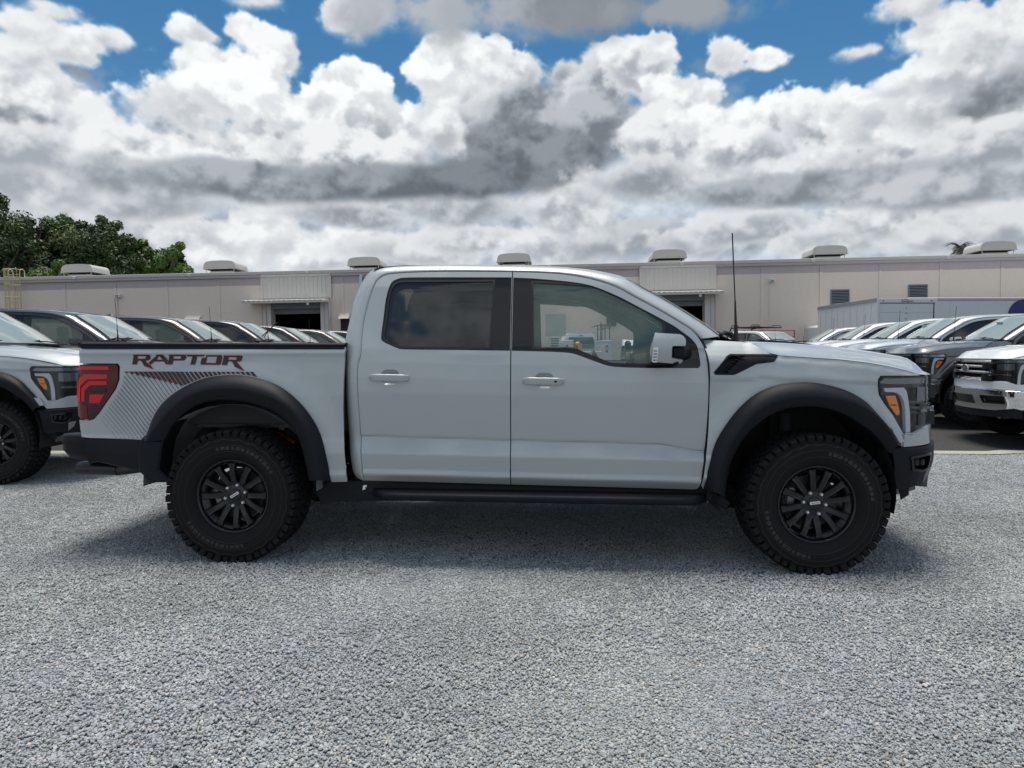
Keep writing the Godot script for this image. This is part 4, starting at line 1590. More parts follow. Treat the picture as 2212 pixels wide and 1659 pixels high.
func front(root: Node3D, kind: String, fascia: String):
	var P: Material = M.paint
	var g := G.new()
	# grille surround and bars
	var sh := [pv([4.64, .92, 6.08, .92, 6.08, 1.215, 4.64, 1.215])]
	var f := func(s: float, v: float) -> Vector3:
		var a := along(NOSE, NOSE_S, s if s <= 5.36 else 10.72 - s)
		return Vector3(a.x, v, a.y if s <= 5.36 else -a.y)
	g.drape(sh[0], [], .06, .1, f, -.03, .02)
	var gr := put("grille", g.mesh(), M.lamp_black, root)
	var chrome: Material = M.chrome if fascia == "chrome" else M.trim
	for y in [1.10, 1.02]:
		g = G.new()
		var round := func(s: float, v: float) -> Vector3:
			var a: Vector3 = f.call(s, v)
			var k: float = (v - y - .010) / .022
			return a + Vector3(.022 * (1.0 - k * k), 0, 0)
		g.drape(pv([4.66, y, 6.06, y, 6.06, y + .032, 4.66, y + .032]), [], .06, .006, round, .012, .05)
		put("grille_bar", g.mesh(), chrome, gr)
	g = G.new()
	g.drape(pv([4.645, .905, 6.075, .905, 6.075, 1.222, 4.645, 1.222]), [pv([4.70, .95, 6.02, .95, 6.04, 1.17, 4.68, 1.17])], .06, .01, func(s: float, v: float) -> Vector3: return f.call(s, v) + Vector3(.03 * (1.0 - pow((v - 1.06) / .16, 2.0)) * -1.0 + .02 * sstep(1.22, 1.17, v), 0, 0), .018, .06)
	put("grille_surround", g.mesh(), chrome, gr)
	for k in 22:
		g = G.new()
		var s := 4.74 + k * .0585
		g.drape(pv([s, .95, s + .012, .95, s + .012, 1.17, s, 1.17]), [], .05, .2, f, -.008, .02)
		put("grille_slat", g.mesh(), M.plastic, gr)
	if fascia == "chrome":
		g = G.new()
		g.xf = Transform3D(Basis(Vector3(0, 1, 0), PI / 2) * Basis.from_scale(Vector3(1.0, .42, 1.0)), Vector3(4.607, 1.082, 0))
		g.lathe([Vector2(.128, 0), Vector2(.128, .012), Vector2(.112, .016), Vector2(.110, .010)], 40)
		var em := put("emblem", g.mesh(), M.chrome, gr)
		g = G.new()
		g.xf = Transform3D(Basis(Vector3(0, 1, 0), PI / 2) * Basis.from_scale(Vector3(1.0, .42, 1.0)), Vector3(4.607, 1.082, 0))
		g.lathe([Vector2(.112, .0105), Vector2(.0001, .0125)], 40)
		put("emblem_plate", g.mesh(), M.lamp_black, em)
		var tm := TextMesh.new()
		var sf := SystemFont.new()
		sf.font_names = PackedStringArray(["Droid Serif"])
		sf.font_italic = true
		tm.font = sf
		tm.text = "Ford"
		tm.font_size = 32
		tm.pixel_size = .0023
		tm.depth = .004
		var o := put("emblem_lettering", tm, M.chrome, em)
		o.transform = Transform3D(Basis(Vector3(0, 1, 0), PI / 2), Vector3(4.622, 1.082, 0))
	# bumper
	var C2: float = BUMP_S[-1] * 2.0
	var fb := func(s: float, v: float) -> Vector3:
		var a := along(BUMP, BUMP_S, s if s <= (C2 * .5) else C2 - s)
		var k := sstep(.70, .53, v)
		return Vector3(a.x - k * .03, v, (a.y if s <= (C2 * .5) else -a.y) * (1.0 - .015 * k))
	var bm: Material = M.plastic
	if fascia == "chrome":
		bm = M.chrome
	elif fascia == "body":
		bm = P
	g = G.new()
	var fog_l := pv([4.272, .722, 4.402, .738, 4.46, .738, 4.43, .64, 4.374, .632, 4.294, .645])
	var fog_r := PackedVector2Array()
	for q in fog_l:
		fog_r.append(Vector2(C2 - q.x, q.y))
	if kind != "raptor":
		fog_l = pv([4.46, .60, 4.80, .60, 4.84, .70, 4.46, .70])
		fog_r = pv([C2 - 4.80, .60, C2 - 4.46, .60, C2 - 4.46, .70, C2 - 4.84, .70])
	g.drape(pv([4.155, .748, 4.20, .55, 4.258, .517, 4.354, .540, 4.60, .50, C2 - 4.60, .50, C2 - 4.354, .540, C2 - 4.258, .517, C2 - 4.20, .55, C2 - 4.155, .748, C2 - 4.39, .776, C2 - 4.748, .785, 4.748, .785, 4.39, .776]), [fog_l, fog_r], .05, .03, fb, 0.0, .06)
	var bp := put("front_bumper", g.mesh(), bm, root)
	g = G.new()
	for h in [fog_l, ccw(fog_r)]:
		g.drape(ccw(h), [], .05, .05, fb, -.04, 0.0)
	put("fog_recess", g.mesh(), M.lamp_black, bp)
	for h in [fog_l, fog_r]:
		g = G.new()
		h = ccw(h)
		g.drape(Geometry2D.offset_polygon(h, .006)[0], [shrink(h, .010)], .05, .05, fb, .008, .03)
		put("fog_frame", g.mesh(), M.trim, bp)
		if kind == "raptor":
			for s in [.3, .62]:
				var ctr: Vector2 = (h[0].lerp(h[2], s))
				g = G.new()
				g.xf = Transform3D(Basis(Vector3(0, 1, 0), .9 if ctr.x < 5 else PI - .9 + 0.0), fb.call(ctr.x, .69) + Vector3(-.015, 0, 0))
				g.box(Vector3.ZERO, Vector3(.045, .045, .03), .008)
				put("fog_lamp", g.mesh(), M.trim, bp)
	if kind != "raptor":
		# dark intake in the middle of the bumper and the valance under it
		g = G.new()
		g.drape(pv([4.98, .575, C2 - 4.98, .575, C2 - 5.02, .70, 5.02, .70]), [], .06, .05, fb, .006, .01)
		put("bumper_intake", g.mesh(), M.lamp_black, bp)
		g = G.new()
		g.drape(pv([4.25, .40, C2 - 4.25, .40, C2 - 4.25, .53, 4.25, .53]), [], .06, .05, fb, -.03, .02)
		put("valance", g.mesh(), M.plastic, bp)
		g = G.new()
		g.xf = Transform3D(Basis(Vector3(0, 1, 0), PI / 2), Vector3(4.70, .64, .30))
		g.slab(pv([-.07, -.06, .07, -.06, .07, .06, -.07, .06]), .02, .004)
		put("sensor_block", g.mesh(), M.plastic, bp)
	# shelf over the bumper, lower plate
	g = G.new()
	var rows := []
	for i in 47:
		var s := lerpf(4.14, C2 - 4.14, i / 46.0)
		var a: Vector3 = fb.call(s, .78)
		var b := a + Vector3(-.11, 0, -.05 * signf(a.z) * sstep(.5, .9, absf(a.z)))
		var ty := .770 + .012 * (1.0 - sstep(.7, 1.0, absf(a.z)))
		rows.append([Vector3(a.x, ty - .02, a.z), Vector3(a.x - .004, ty + .004, a.z * .997), Vector3(lerpf(a.x, b.x, .25), ty + .016, lerpf(a.z, b.z, .25)), Vector3(b.x, ty + .024, b.z), Vector3(b.x - .2, ty + .028, b.z)])
	g.grid(rows, Vector3(1, 1, 0))
	put("bumper_top", g.mesh(), bm, bp)
	g = G.new()
	g.drape(pv([4.95, .455, C2 - 4.95, .455, C2 - 4.80, .51, 4.80, .51]), [], .08, .05, fb, -.02, .1)
	put("skid_plate", g.mesh(), M.liner if kind == "raptor" else M.plastic, bp)
	if kind == "raptor":
		for s in [1, -1]:
			g = G.new()
			g.mir = s < 0
			g.drape(ccw(pv([4.43, .64, 4.50, .645, 4.485, .59, 4.44, .55])), [], .03, .03, fb, .006, .01)
			put("bumper_end_plate", g.mesh(), M.dusty, bp)
			g = G.new()
			g.mir = s < 0
			g.xf = Transform3D(Basis.IDENTITY, Vector3(0, 0, .96))
			g.slab(pv([4.225, .555, 4.29, .522, 4.288, .478, 4.243, .449]), .012, .002)
			put("air_flap", g.mesh(), M.plastic, bp)
			g = G.new()
			g.box(Vector3(4.26, .466, .78 * s), Vector3(.30, .05, .04), .006, Basis(Vector3(0, 0, 1), .28))
			put("lower_bar", g.mesh(), M.dusty, bp)
	# filler between lamps, grille and bumper so that no gap shows
	g = G.new()
	g.drape(pv([4.235, .76, 6.485, .76, 6.485, .93, 4.235, .93]), [], .06, .1, f, -.045, 0.0)
	put("front_panel", g.mesh(), M.dark, root)
	if fascia != "black" or kind != "raptor":
		g = G.new()
		g.drape(pv([4.62, .80, 6.10, .80, 6.10, .905, 4.62, .905]), [], .06, .05, f, .02, .03)
		put("grille_sill", g.mesh(), P, root)


func chassis(root: Node3D, kind: String):
	var raptor := kind == "raptor"
	# frame, floor, axles, exhaust
	var g := G.new()
	g.box(Vector3(1.92, .56, 0), Vector3(2.3, .08, 1.82), .0)
	g.box(Vector3(3.75, .62, 0), Vector3(1.1, .30, 1.0), .0)
	g.box(Vector3(4.0, .95, 0), Vector3(.9, .5, 1.15), .0)
	for s in [-1, 1]:
		g.box(Vector3(1.7, .63, s * .45), Vector3(5.6, .13, .09), .01)
		g.box(Vector3(1.94, .485, s * .91), Vector3(2.26, .10, .06), .01)
	put("frame", g.mesh(), M.dark, root)
	g = G.new()
	g.box(Vector3(.95, .40, .30), Vector3(1.6, .16, .5), .03)
	g.box(Vector3(2.6, .44, 0), Vector3(1.2, .10, .5), .03)
	put("transfer_case", g.mesh(), M.liner, root)
	g = G.new()
	for x in [0.0, WB]:
		g.tube([Vector3(x, .42, -.80), Vector3(x, .42, .80)], .045, 10)
		g.box(Vector3(x, .42, .12 if x > 1 else 0.0), Vector3(.26, .26, .30), .06)
	put("axle", g.mesh(), M.liner, root)
	for s in [-1, 1]:
		g = G.new()
		g.tube([Vector3(.10, .36, s * .62), Vector3(.19, .80, s * .56), Vector3(.20, 1.0, s * .56)], .035, 10)
		put("shock_absorber", g.mesh(), M.liner, root)
		g = G.new()
		g.tube([Vector3(-.56, .88, s * .60), Vector3(-.60, .60, s * .60)], [.03, .02], 8)
		put("trailing_link", g.mesh(), M.liner, root)
		g = G.new()
		g.tube([Vector3(WB - .05, .40, s * .66), Vector3(WB - .05, .95, s * .58)], .045, 10)
		put("front_strut", g.mesh(), M.liner, root)
	g = G.new()
	g.tube([Vector3(.03, .775, .60), Vector3(.145, .765, .60)], .036, 12)
	g.tube([Vector3(.145, .765, .60), Vector3(.24, .72, .60)], [.025, .02], 10)
	g.tube([Vector3(.06, .73, .61), Vector3(.12, .73, .61)], .025, 10)
	put("damper_reservoir", g.mesh(), M.orange, root)
	# wheel housings
	for mir in [false, true]:
		g = G.new()
		g.mir = mir
		var rows := []
		for i in 25:
			var a := lerpf(-.05, PI + .02, i / 24.0)
			var ru := .56 if cos(a) > 0 else .60
			var pt := Vector2(cos(a) * ru, .50 + sin(a) * .53)
			rows.append([Vector3(pt.x, pt.y, 1.06), Vector3(pt.x, pt.y, .95), Vector3(pt.x * .98, pt.y - .01, .56)])
		g.grid(rows, Vector3(0, -1, 0))
		g.box(Vector3(-.01, .985, .55), Vector3(1.12, .28, .02), .0)
		g.box(Vector3(-.01, .852, .60), Vector3(1.05, .03, .12), .006)
		g.box(Vector3(-.66, .82, .42), Vector3(.02, .44, .96))
		g.box(Vector3(-.222, .96, .575), Vector3(.06, .14, .05), .012)
		put("rear_wheel_housing", g.mesh(), M.dusty if raptor else M.dark, root)
		g = G.new()
		g.mir = mir
		rows = []
		for i in 25:
			var a := lerpf(-.22, PI + .22, i / 24.0)
			var pt := Vector2(WB - .06 + cos(a) * .54, .50 + sin(a) * .56)
			rows.append([Vector3(pt.x, pt.y, 1.05), Vector3(pt.x, pt.y, .95), Vector3(pt.x, pt.y - .01, .50)])
		g.grid(rows, Vector3(0, -1, 0))
		g.box(Vector3(WB - .05, .84, .49), Vector3(1.05, .75, .02), .0)
		put("front_wheel_housing", g.mesh(), M.dark, root)
		# running board
		g = G.new()
		g.mir = mir
		rows = []
		for i in 21:
			var t := i / 20.0
			var u := lerpf(.90, 3.055, t)
			var en := minf(1.0, minf(t, 1.0 - t) * 22.0)
			var z := lerpf(.96, 1.085, sqrt(en))
			var y := .461 - .007 * t
			rows.append([Vector3(u, y + .016, .90), Vector3(u, y + .016, z - .06), Vector3(u, y + .012, z - .02), Vector3(u, y + .002, z - .003), Vector3(u, y - .012, z), Vector3(u, y - .032, z - .004), Vector3(u, y - .040, z - .02), Vector3(u, y - .04, .90)])
		g.grid(rows, Vector3(0, .2, 1))
		put("running_board", g.mesh(), M.plastic, root)
		g = G.new()
		g.mir = mir
		for u in [1.1, 1.9, 2.7]:
			g.box(Vector3(u, .45, .86), Vector3(.08, .03, .24), .006)
		g.xf = Transform3D(Basis.IDENTITY, Vector3(0, 0, .935))
		g.slab(pv([.62, .52, .50, .50, .545, .36, .69, .383, 1.084, .392, 1.15, .41, 1.23, .415, 3.0, .405, 3.0, .50]), .03, .0)
		put("rocker_panel", g.mesh(), M.plastic, root)
		if raptor:
			# lower end of the rear flare with its mud guard
			g = G.new()
			g.mir = mir
			g.xf = Transform3D(Basis.IDENTITY, Vector3(0, 0, 1.07))
			g.slab(pv([-.612, .792, -.585, .82, -.543, .80, -.453, .793, -.475, .70, -.487, .60, -.470, .585, -.409, .530, -.428, .518, -.527, .517, -.566, .535, -.622, .585, -.634, .692]), .16, .012)
			put("mud_guard", g.mesh(), M.plastic, root)
			g = G.new()
			g.mir = mir
			g.xf = Transform3D(Basis.IDENTITY, Vector3(0, 0, .985))
			g.slab(pv([3.05, .50, 3.137, .465, 3.20, .42, 3.17, .375, 3.10, .41, 3.04, .44]), .2, .006)
			put("front_mud_guard", g.mesh(), M.plastic, root)
	# rear bumper: middle, side pieces, corner caps
	g = G.new()
	g.box(Vector3(-1.22, .70, 0), Vector3(.20, .17, 1.50), .03)
	var rb := put("rear_bumper", g.mesh(), M.plastic, root)
	for mir in [false, true]:
		g = G.new()
		g.mir = mir
		var rows := []
		for i in 9:
			var t := i / 8.0
			var u := lerpf(-1.035, -.60, t)
			var lo := lin(pv([-1.05, .615, -.977, .630, -.807, .600, -.60, .565]), u)
			var hi := lin(pv([-1.05, .797, -.60, .791]), u)
			var z := .985 + .035 * sstep(-1.0, -.62, u)
			rows.append([Vector3(u, hi, z - .04), Vector3(u, hi, z - .006), Vector3(u, hi - .008, z), Vector3(u, lerpf(hi, lo, .52), z + .008), Vector3(u, lerpf(hi, lo, .56), z - .004), Vector3(u, lo + .01, z - .02), Vector3(u, lo, z - .035), Vector3(u, lo, .6)])
		g.grid(rows, Vector3(0, 0, 1))
		put("bumper_side", g.mesh(), M.plastic, rb)
		g = G.new()
		g.mir = mir
		rows = []
		for i in 15:
			var t := i / 14.0
			# plan curve round the corner
			var pl := pv([0, 0, .25, 0, .5, .02, .7, .07, .85, .16, 1.0, .32])
			var z := .975 - lin(pl, t)
			var u := -1.03 - .20 * sstep(0.0, 1.0, minf(1.0, t * 1.35)) - .05 * t
			var hi := .797 + .016 * sstep(0.0, .3, t) - .015 * sstep(.6, 1.0, t)
			var lo := .622 + .05 * t
			rows.append([Vector3(u + .06, hi + .004, z - .08), Vector3(u + .012, hi + .002, z - .012), Vector3(u, hi - .012, z), Vector3(u - .004, hi - .055, z + .002), Vector3(u + .004, hi - .062, z - .006), Vector3(u + .004, lo + .05, z - .004), Vector3(u + .03, lo, z - .03), Vector3(u + .1, lo, z - .1)])
		g.grid(rows, Vector3(-.4, 0, 1))
		put("bumper_corner", g.mesh(), M.plastic, rb)
	g = G.new()
	g.tube([Vector3(-.70, .56, .52), Vector3(-1.08, .52, .60)], .045, 12)
	put("exhaust_pipe", g.mesh(), M.disc, root)
	g = G.new()
	g.tube([Vector3(-1.06, .525, .60), Vector3(-1.32, .525, .60), Vector3(-1.36, .525, .60)], [.05, .052, .045], 16)
	put("exhaust_tip", g.mesh(), M.lamp_black, root)


func cabin(root: Node3D):
	var it := part_node("interior", root)
	var g := G.new()
	g.box(Vector3(1.9, .62, 0), Vector3(2.2, .04, 1.80), .0)
	put("floor_pan", g.mesh(), M.cabin, it)
	# seats: cushion, back, head rest
	for s in [[2.05, .42], [2.05, -.42]]:
		g = G.new()
		g.box(Vector3(s[0] + .12, .90, s[1]), Vector3(.52, .16, .54), .05)
		g.box(Vector3(s[0] - .22, 1.22, s[1]), Vector3(.15, .62, .52), .05, Basis(Vector3(0, 0, 1), .20))
		put("front_seat", g.mesh(), M.cabin, it)
		g = G.new()
		g.box(Vector3(s[0] - .325, 1.62, s[1]), Vector3(.10, .19, .27), .04, Basis(Vector3(0, 0, 1), .16))
		g.tube([Vector3(s[0] - .305, 1.49, s[1] - .06), Vector3(s[0] - .315, 1.58, s[1] - .06)], .007, 6)
		g.tube([Vector3(s[0] - .305, 1.49, s[1] + .06), Vector3(s[0] - .315, 1.58, s[1] + .06)], .007, 6)
		put("head_rest", g.mesh(), M.cabin, it)
	g = G.new()
	g.box(Vector3(1.10, .92, 0), Vector3(.50, .16, 1.4), .05)
	g.box(Vector3(.90, 1.22, 0), Vector3(.14, .60, 1.4), .05, Basis(Vector3(0, 0, 1), .15))
	put("rear_bench", g.mesh(), M.cabin, it)
	for z in [-.45, 0.0, .45]:
		g = G.new()
		g.box(Vector3(.84, 1.56, z), Vector3(.09, .13, .24), .03)
		put("head_rest", g.mesh(), M.cabin, it)
	# dash board, wheel, screen
	g = G.new()
	var rows := []
	for i in 13:
		var z := lerpf(-.88, .88, i / 12.0)
		var bump := .05 * exp(-pow((z + .42) / .2, 2.0))
		rows.append([Vector3(2.62, .80, z), Vector3(2.60, 1.02, z), Vector3(2.63, 1.20 + bump * .4, z), Vector3(2.70, 1.29 + bump, z), Vector3(2.90, 1.36 + bump * .4, z), Vector3(3.25, 1.42, z)])
	g.grid(rows, Vector3(-.5, 1, 0))
	put("dashboard", g.mesh(), M.cabin, it)
	g = G.new()
	g.box(Vector3(2.66, 1.27, 0), Vector3(.03, .20, .34), .01, Basis(Vector3(0, 0, 1), .1))
	put("centre_screen", g.mesh(), M.trim, it)
	g = G.new()
	var ring := []
	for k in 33:
		var a := TAU * k / 32.0
		var b := Basis(Vector3(0, 0, 1), .42)
		ring.append(Vector3(2.47, 1.20, -.42) + b * Vector3(0, cos(a) * .185, sin(a) * .185))
	g.tube(ring, .016, 8, false)
	g.box(Vector3(2.49, 1.20, -.42), Vector3(.05, .12, .14), .02, Basis(Vector3(0, 0, 1), .42))
	g.box(Vector3(2.49, 1.20, -.42), Vector3(.02, .03, .34), .005, Basis(Vector3(0, 0, 1), .42))
	g.tube([Vector3(2.50, 1.20, -.42), Vector3(2.68, 1.12, -.42)], .035, 8)
	put("steering_wheel", g.mesh(), M.trim, it)
	g = G.new()
	g.box(Vector3(2.60, 1.74, 0), Vector3(.03, .08, .26), .012)
	put("rear_view_mirror", g.mesh(), M.cabin, it)


# lettering and stripes on the bed side
func bed_decals(root: Node3D):
	# a scrap of white plastic left at the foot of the rear door
	var scrap := G.new()
	scrap.xf = Transform3D(Basis(Vector3(0, 0, 1), .2), Vector3(.855, .490, 1.0))
	scrap.slab(pv([-.016, -.014, .004, -.014, .004, .0, .016, .0, .016, .012, -.006, .012]), .01, .002)
	put("white_clip", scrap.mesh(), M.white_print, root)
	var letters := [
		[[-.693, 1.352, -.579, 1.352, -.571, 1.345, -.577, 1.319, -.586, 1.314, -.609, 1.308, -.599, 1.298, -.575, 1.282, -.556, 1.256, -.559, 1.253, -.588, 1.264, -.620, 1.274, -.638, 1.304, -.648, 1.311, -.662, 1.308, -.669, 1.284, -.704, 1.284], [-.661, 1.340, -.609, 1.340, -.613, 1.325, -.664, 1.325]],
		[[-.531, 1.352, -.485, 1.352, -.455, 1.312, -.465, 1.285, -.472, 1.285, -.484, 1.304, -.550, 1.304, -.575, 1.283, -.592, 1.297], [-.517, 1.339, -.497, 1.319, -.531, 1.319]],
		[[-.448, 1.352, -.328, 1.352, -.327, 1.335, -.341, 1.314, -.347, 1.311, -.418, 1.310, -.425, 1.285, -.471, 1.285, -.461, 1.300, -.454, 1.316], [-.415, 1.339, -.369, 1.339, -.372, 1.325, -.419, 1.325]],
		[[-.327, 1.352, -.201, 1.350, -.205, 1.337, -.255, 1.337, -.267, 1.284, -.303, 1.284, -.292, 1.337, -.325, 1.337], []],
		[[-.195, 1.349, -.088, 1.349, -.082, 1.341, -.089, 1.291, -.097, 1.283, -.226, 1.284, -.232, 1.292, -.225, 1.331, -.199, 1.332], [-.187, 1.335, -.122, 1.335, -.127, 1.297, -.192, 1.298]],
		[[-.074, 1.347, .048, 1.347, .055, 1.341, .048, 1.312, .036, 1.305, .017, 1.304, .071, 1.250, .068, 1.244, .005, 1.271, -.013, 1.300, -.025, 1.307, -.041, 1.306, -.046, 1.281, -.085, 1.283], [-.038, 1.333, .012, 1.331, .010, 1.318, -.042, 1.320]],
	]
	for l in letters:
		var o := ccw(pv(l[0]))
		var holes: Array = [ccw(pv(l[1]))] if l[1] else []
		var g := G.new()
		g.drape(o, holes, .02, .015, bed_side, .002, 0.0)
		var p := put("letter", g.mesh(), M.decal_red, root)
		g = G.new()
		var inset: Array = Geometry2D.offset_polygon(o, -.0032, Geometry2D.JOIN_MITER)
		var ih: Array = []
		for h in holes:
			ih.append_array(Geometry2D.offset_polygon(h, .0030, Geometry2D.JOIN_MITER))
		for q in inset:
			if not Geometry2D.is_polygon_clockwise(q):
				g.drape(q, ih, .02, .015, bed_side, .0036, 0.0)
		put("letter_fill", g.mesh(), M.decal_black, p)
	# region between tail lamp, bumper and flare
	var region := pv([-1.05, .80, -.640, .7955])
	for i in range(0, 7):
		region.append(FLARE_R[i] + Vector2(-.010, .006))
	region.append_array(pv([-.189, 1.204, -.065, 1.225, .03, 1.226, .122, 1.215, .20, 1.195, .20, 1.24, -.757, 1.24, -.760, 1.165, -.804, 1.088, -.910, .942, -.972, .902, -1.05, .902]))
	region = ccw(region)
	var fine := G.new()
	var bold := G.new()
	var streak := G.new()
	var dir := Vector2(.112, -.129).normalized()
	var side := Vector2(dir.y, -dir.x)
	for k in range(-14, 31):
		var s := Vector2(-.752 + .0318 * k, 1.239)
		var w := .0042 if k > -6 else lerpf(.0012, .0042, (k + 14) / 8.0)
		if k < 13:
			var a := s - dir * .3
			var b := s + dir * 1.0
			var strip := ccw(PackedVector2Array([a + side * w * .5, b + side * w * .5, b - side * w * .5, a - side * w * .5]))
			for q in Geometry2D.intersect_polygons(strip, region):
				fine.drape(q, [], .022, .022, bed_side, .0022, 0.0)
		if k >= 0 and k < 28:
			# the bold part grows downwards to a slanting lower edge
			var low := 1.236 - .0082 * (k + .5)
			var x0 := s.x + .002
			var drop := 1.239 - low
			var q := ccw(PackedVector2Array([Vector2(x0, 1.239), Vector2(x0 + .0225, 1.239), Vector2(x0 + .0225 + drop * .868, low - .002), Vector2(x0 + drop * .868, low)]))
			for p in Geometry2D.intersect_polygons(q, region):
				bold.drape(p, [], .02, .02, bed_side, .0034, 0.0)
			if k > 3 and k < 18:
				var c := x0 + .012
				var q2 := ccw(PackedVector2Array([Vector2(c + drop * .3, 1.239 - drop * .35), Vector2(c + .0022 + drop * .3, 1.239 - drop * .35), Vector2(c + .0022 + drop * .80, lerpf(1.239, low, .92)), Vector2(c + drop * .80, lerpf(1.239, low, .92))]))
				for p in Geometry2D.intersect_polygons(q2, shrink(region, .004)):
					streak.drape(p, [], .02, .02, bed_side, .0048, 0.0)
	var st := put("fine_stripes", fine.mesh(), M.decal_black, root)
	st.set_meta("kind", "stuff")
	var bs := put("bold_stripes", bold.mesh(), M.decal_brown, root)
	bs.set_meta("kind", "stuff")
	var rs := put("stripe_streaks", streak.mesh(), M.decal_red, root)
	rs.set_meta("kind", "stuff")


var raptor_plain: Node3D


func trucks():
	truck_lines()
	cab_outlines()
	var main := make_truck("pickup_truck", "pale grey off-road pickup seen side on, alone on the gravel in front of all others", "raptor", "black")
	raptor_plain = main.duplicate()
	bed_decals(main)
	main.transform = Transform3D(Basis(Vector3(0, 1, 0), -deg_to_rad(3.88)), Vector3(-1.7444, 0, -5.6262))
	other_trucks(main)
	raptor_plain.free()


func ground():
	# gravel, asphalt
	var dirt := mat(Color(1, 1, 1), 0.95)
	dirt.albedo_texture = speckle(1024, .09, 5, [[0.0, gray(.16)], [.36, Color(.28, .30, .32)], [.52, Color(.50, .53, .55)], [.68, Color(.60, .62, .635)], [1.0, Color(.76, .75, .73)]], 5)
	triplanar(dirt, .9)
	M.dirt = dirt
	var pm := PlaneMesh.new()
	pm.size = Vector2(900, 900)
	var o := struct("ground", pm, dirt)
	o.position = Vector3(0, -.004, 0)
	var asph := mat(Color(1, 1, 1), 0.9)
	asph.albedo_texture = speckle(512, .06, 8, [[0.0, gray(.13)], [.45, gray(.185)], [.6, gray(.21)], [1.0, gray(.31)]], 5)
	triplanar(asph, .7)
	# the yard beyond the gravel climbs a little towards the warehouse
	var ag := G.new()
	var arows := []
	for z in [-9.66, -12.0, -15.0, -18.0, -20.2, -30.0, -60.0, -200.0]:
		var arow := []
		for x in [-200.0, -30.0, 0.0, 30.0, 200.0]:
			arow.append(Vector3(x, lot_y(z) + .002, z))
		arows.append(arow)
	ag.grid(arows, Vector3.UP)
	struct("asphalt_road", ag.mesh(), asph)
	var lip := G.new()
	var prev := []
	rng.seed = 12
	for i in 241:
		var x := -30.0 + i * .25
		var a := -9.62 + rng.randf_range(-.05, .05)
		var row := [Vector3(x, .010, a + .16), Vector3(x, .022, a + .05), Vector3(x, .018, a - .05 - rng.randf() * .06)]
		if prev:
			for k in 2:
				lip.quad(prev[k], row[k], row[k + 1], prev[k + 1], Vector3.UP)
		prev = row
	var sand := mat(Color(1, 1, 1), .95)
	sand.albedo_texture = speckle(256, .12, 4, [[0.0, Color(.42, .41, .39)], [.5, Color(.62, .61, .58)], [1.0, Color(.78, .77, .73)]], 4)
	triplanar(sand, 1.4)
	struct("pavement_edge", lip.mesh(), sand)
	# loose stones near the camera
	var stone := mat(Color(1, 1, 1), .85)
	stone.vertex_color_use_as_albedo = true
	var st_tex := speckle(256, .10, 21, [[0.0, gray(.55)], [.40, gray(.80)], [.55, gray(.92)], [.75, gray(1.0)], [1.0, gray(1.0)]], 4)
	stone.albedo_texture = st_tex
	triplanar(stone, 22.0, false)
	rng.seed = 99
	var ico := ico_sphere()
	var patches := []
	for p in 6:
		var g := G.new()
		g.colored = true
		for k in 104:
			var an := rng.randf() * TAU
			var r := .125 * sqrt(rng.randf())
			var s := .0047 * exp(rng.randfn() * .24)
			if rng.randf() < .03:
				s *= 1.5
			var tone := clampf(.50 + rng.randfn() * .09, .22, .80)
			var warm := rng.randf()
			if warm < .045:
				g.col = Color(tone * 1.30, tone * 1.20, tone * 1.05)
			elif warm < .12:
				g.col = Color(tone * 1.03, tone * .98, tone * .92)
			else:
				g.col = Color(tone * .93, tone * .99, tone * 1.03)
			var sc := Vector3(s * rng.randf_range(.9, 1.45), s * rng.randf_range(.6, .9), s * rng.randf_range(.8, 1.15))
			var b := Basis(Vector3(0, 1, 0), rng.randf() * TAU) * Basis(Vector3(1, 0, 0), rng.randfn() * .45)
			var c := Vector3(cos(an) * r, s * rng.randf_range(.05, .75), sin(an) * r)
			var vs := []
			for q in ico[0]:
				vs.append(c + b * (q * sc * rng.randf_range(.80, 1.18)))
			for t in ico[1]:
				g.flat(vs[t[0]], vs[t[1]], vs[t[2]], (vs[t[0]] + vs[t[1]] + vs[t[2]]) / 3.0 - c)
		patches.append(g.mesh())
	var spots := [[], [], [], [], [], []]
	var dz := .102
	var z := -1.0
	while z > -9.55:
		var half := 10.0
		var x := -half
		while x < half:
			var px := x + rng.randf_range(-.05, .05)
			var pz := z + rng.randf_range(-.05, .05)
			spots[rng.randi() % 6].append(Transform3D(Basis(Vector3(0, 1, 0), rng.randf() * TAU), Vector3(px, rng.randf_range(-.003, .002) + .004 * sin(px * 1.7 + pz) * cos(pz * 2.3), pz)))
			x += dz
		z -= dz
	var tones := FastNoiseLite.new()
	tones.seed = 6
	tones.frequency = .55
	tones.fractal_octaves = 3
	for p in 6:
		var mm := MultiMesh.new()
		mm.transform_format = MultiMesh.TRANSFORM_3D
		mm.use_colors = true
		mm.mesh = patches[p]
		mm.instance_count = spots[p].size()
		for i in spots[p].size():
			mm.set_instance_transform(i, spots[p][i])
			var at: Vector3 = spots[p][i].origin
			var k := 1.0 + .22 * tones.get_noise_2d(at.x, at.z) + .10 * tones.get_noise_2d(at.x * 5.0, at.z * 5.0 + 40.0)
			mm.set_instance_color(i, Color(k * 1.0, k, k * (1.0 + .05 * tones.get_noise_2d(at.z, at.x))))
		var mi := MultiMeshInstance3D.new()
		mi.name = numbered("gravel")
		mi.multimesh = mm
		mi.material_override = stone
		mi.set_meta("kind", "stuff")
		mi.set_meta("label", "loose grey crushed stone gravel covering the lot under the parked pickup")
		mi.set_meta("category", "gravel")
		mi.set_meta("group", "gravel of the lot")
		add_child(mi)


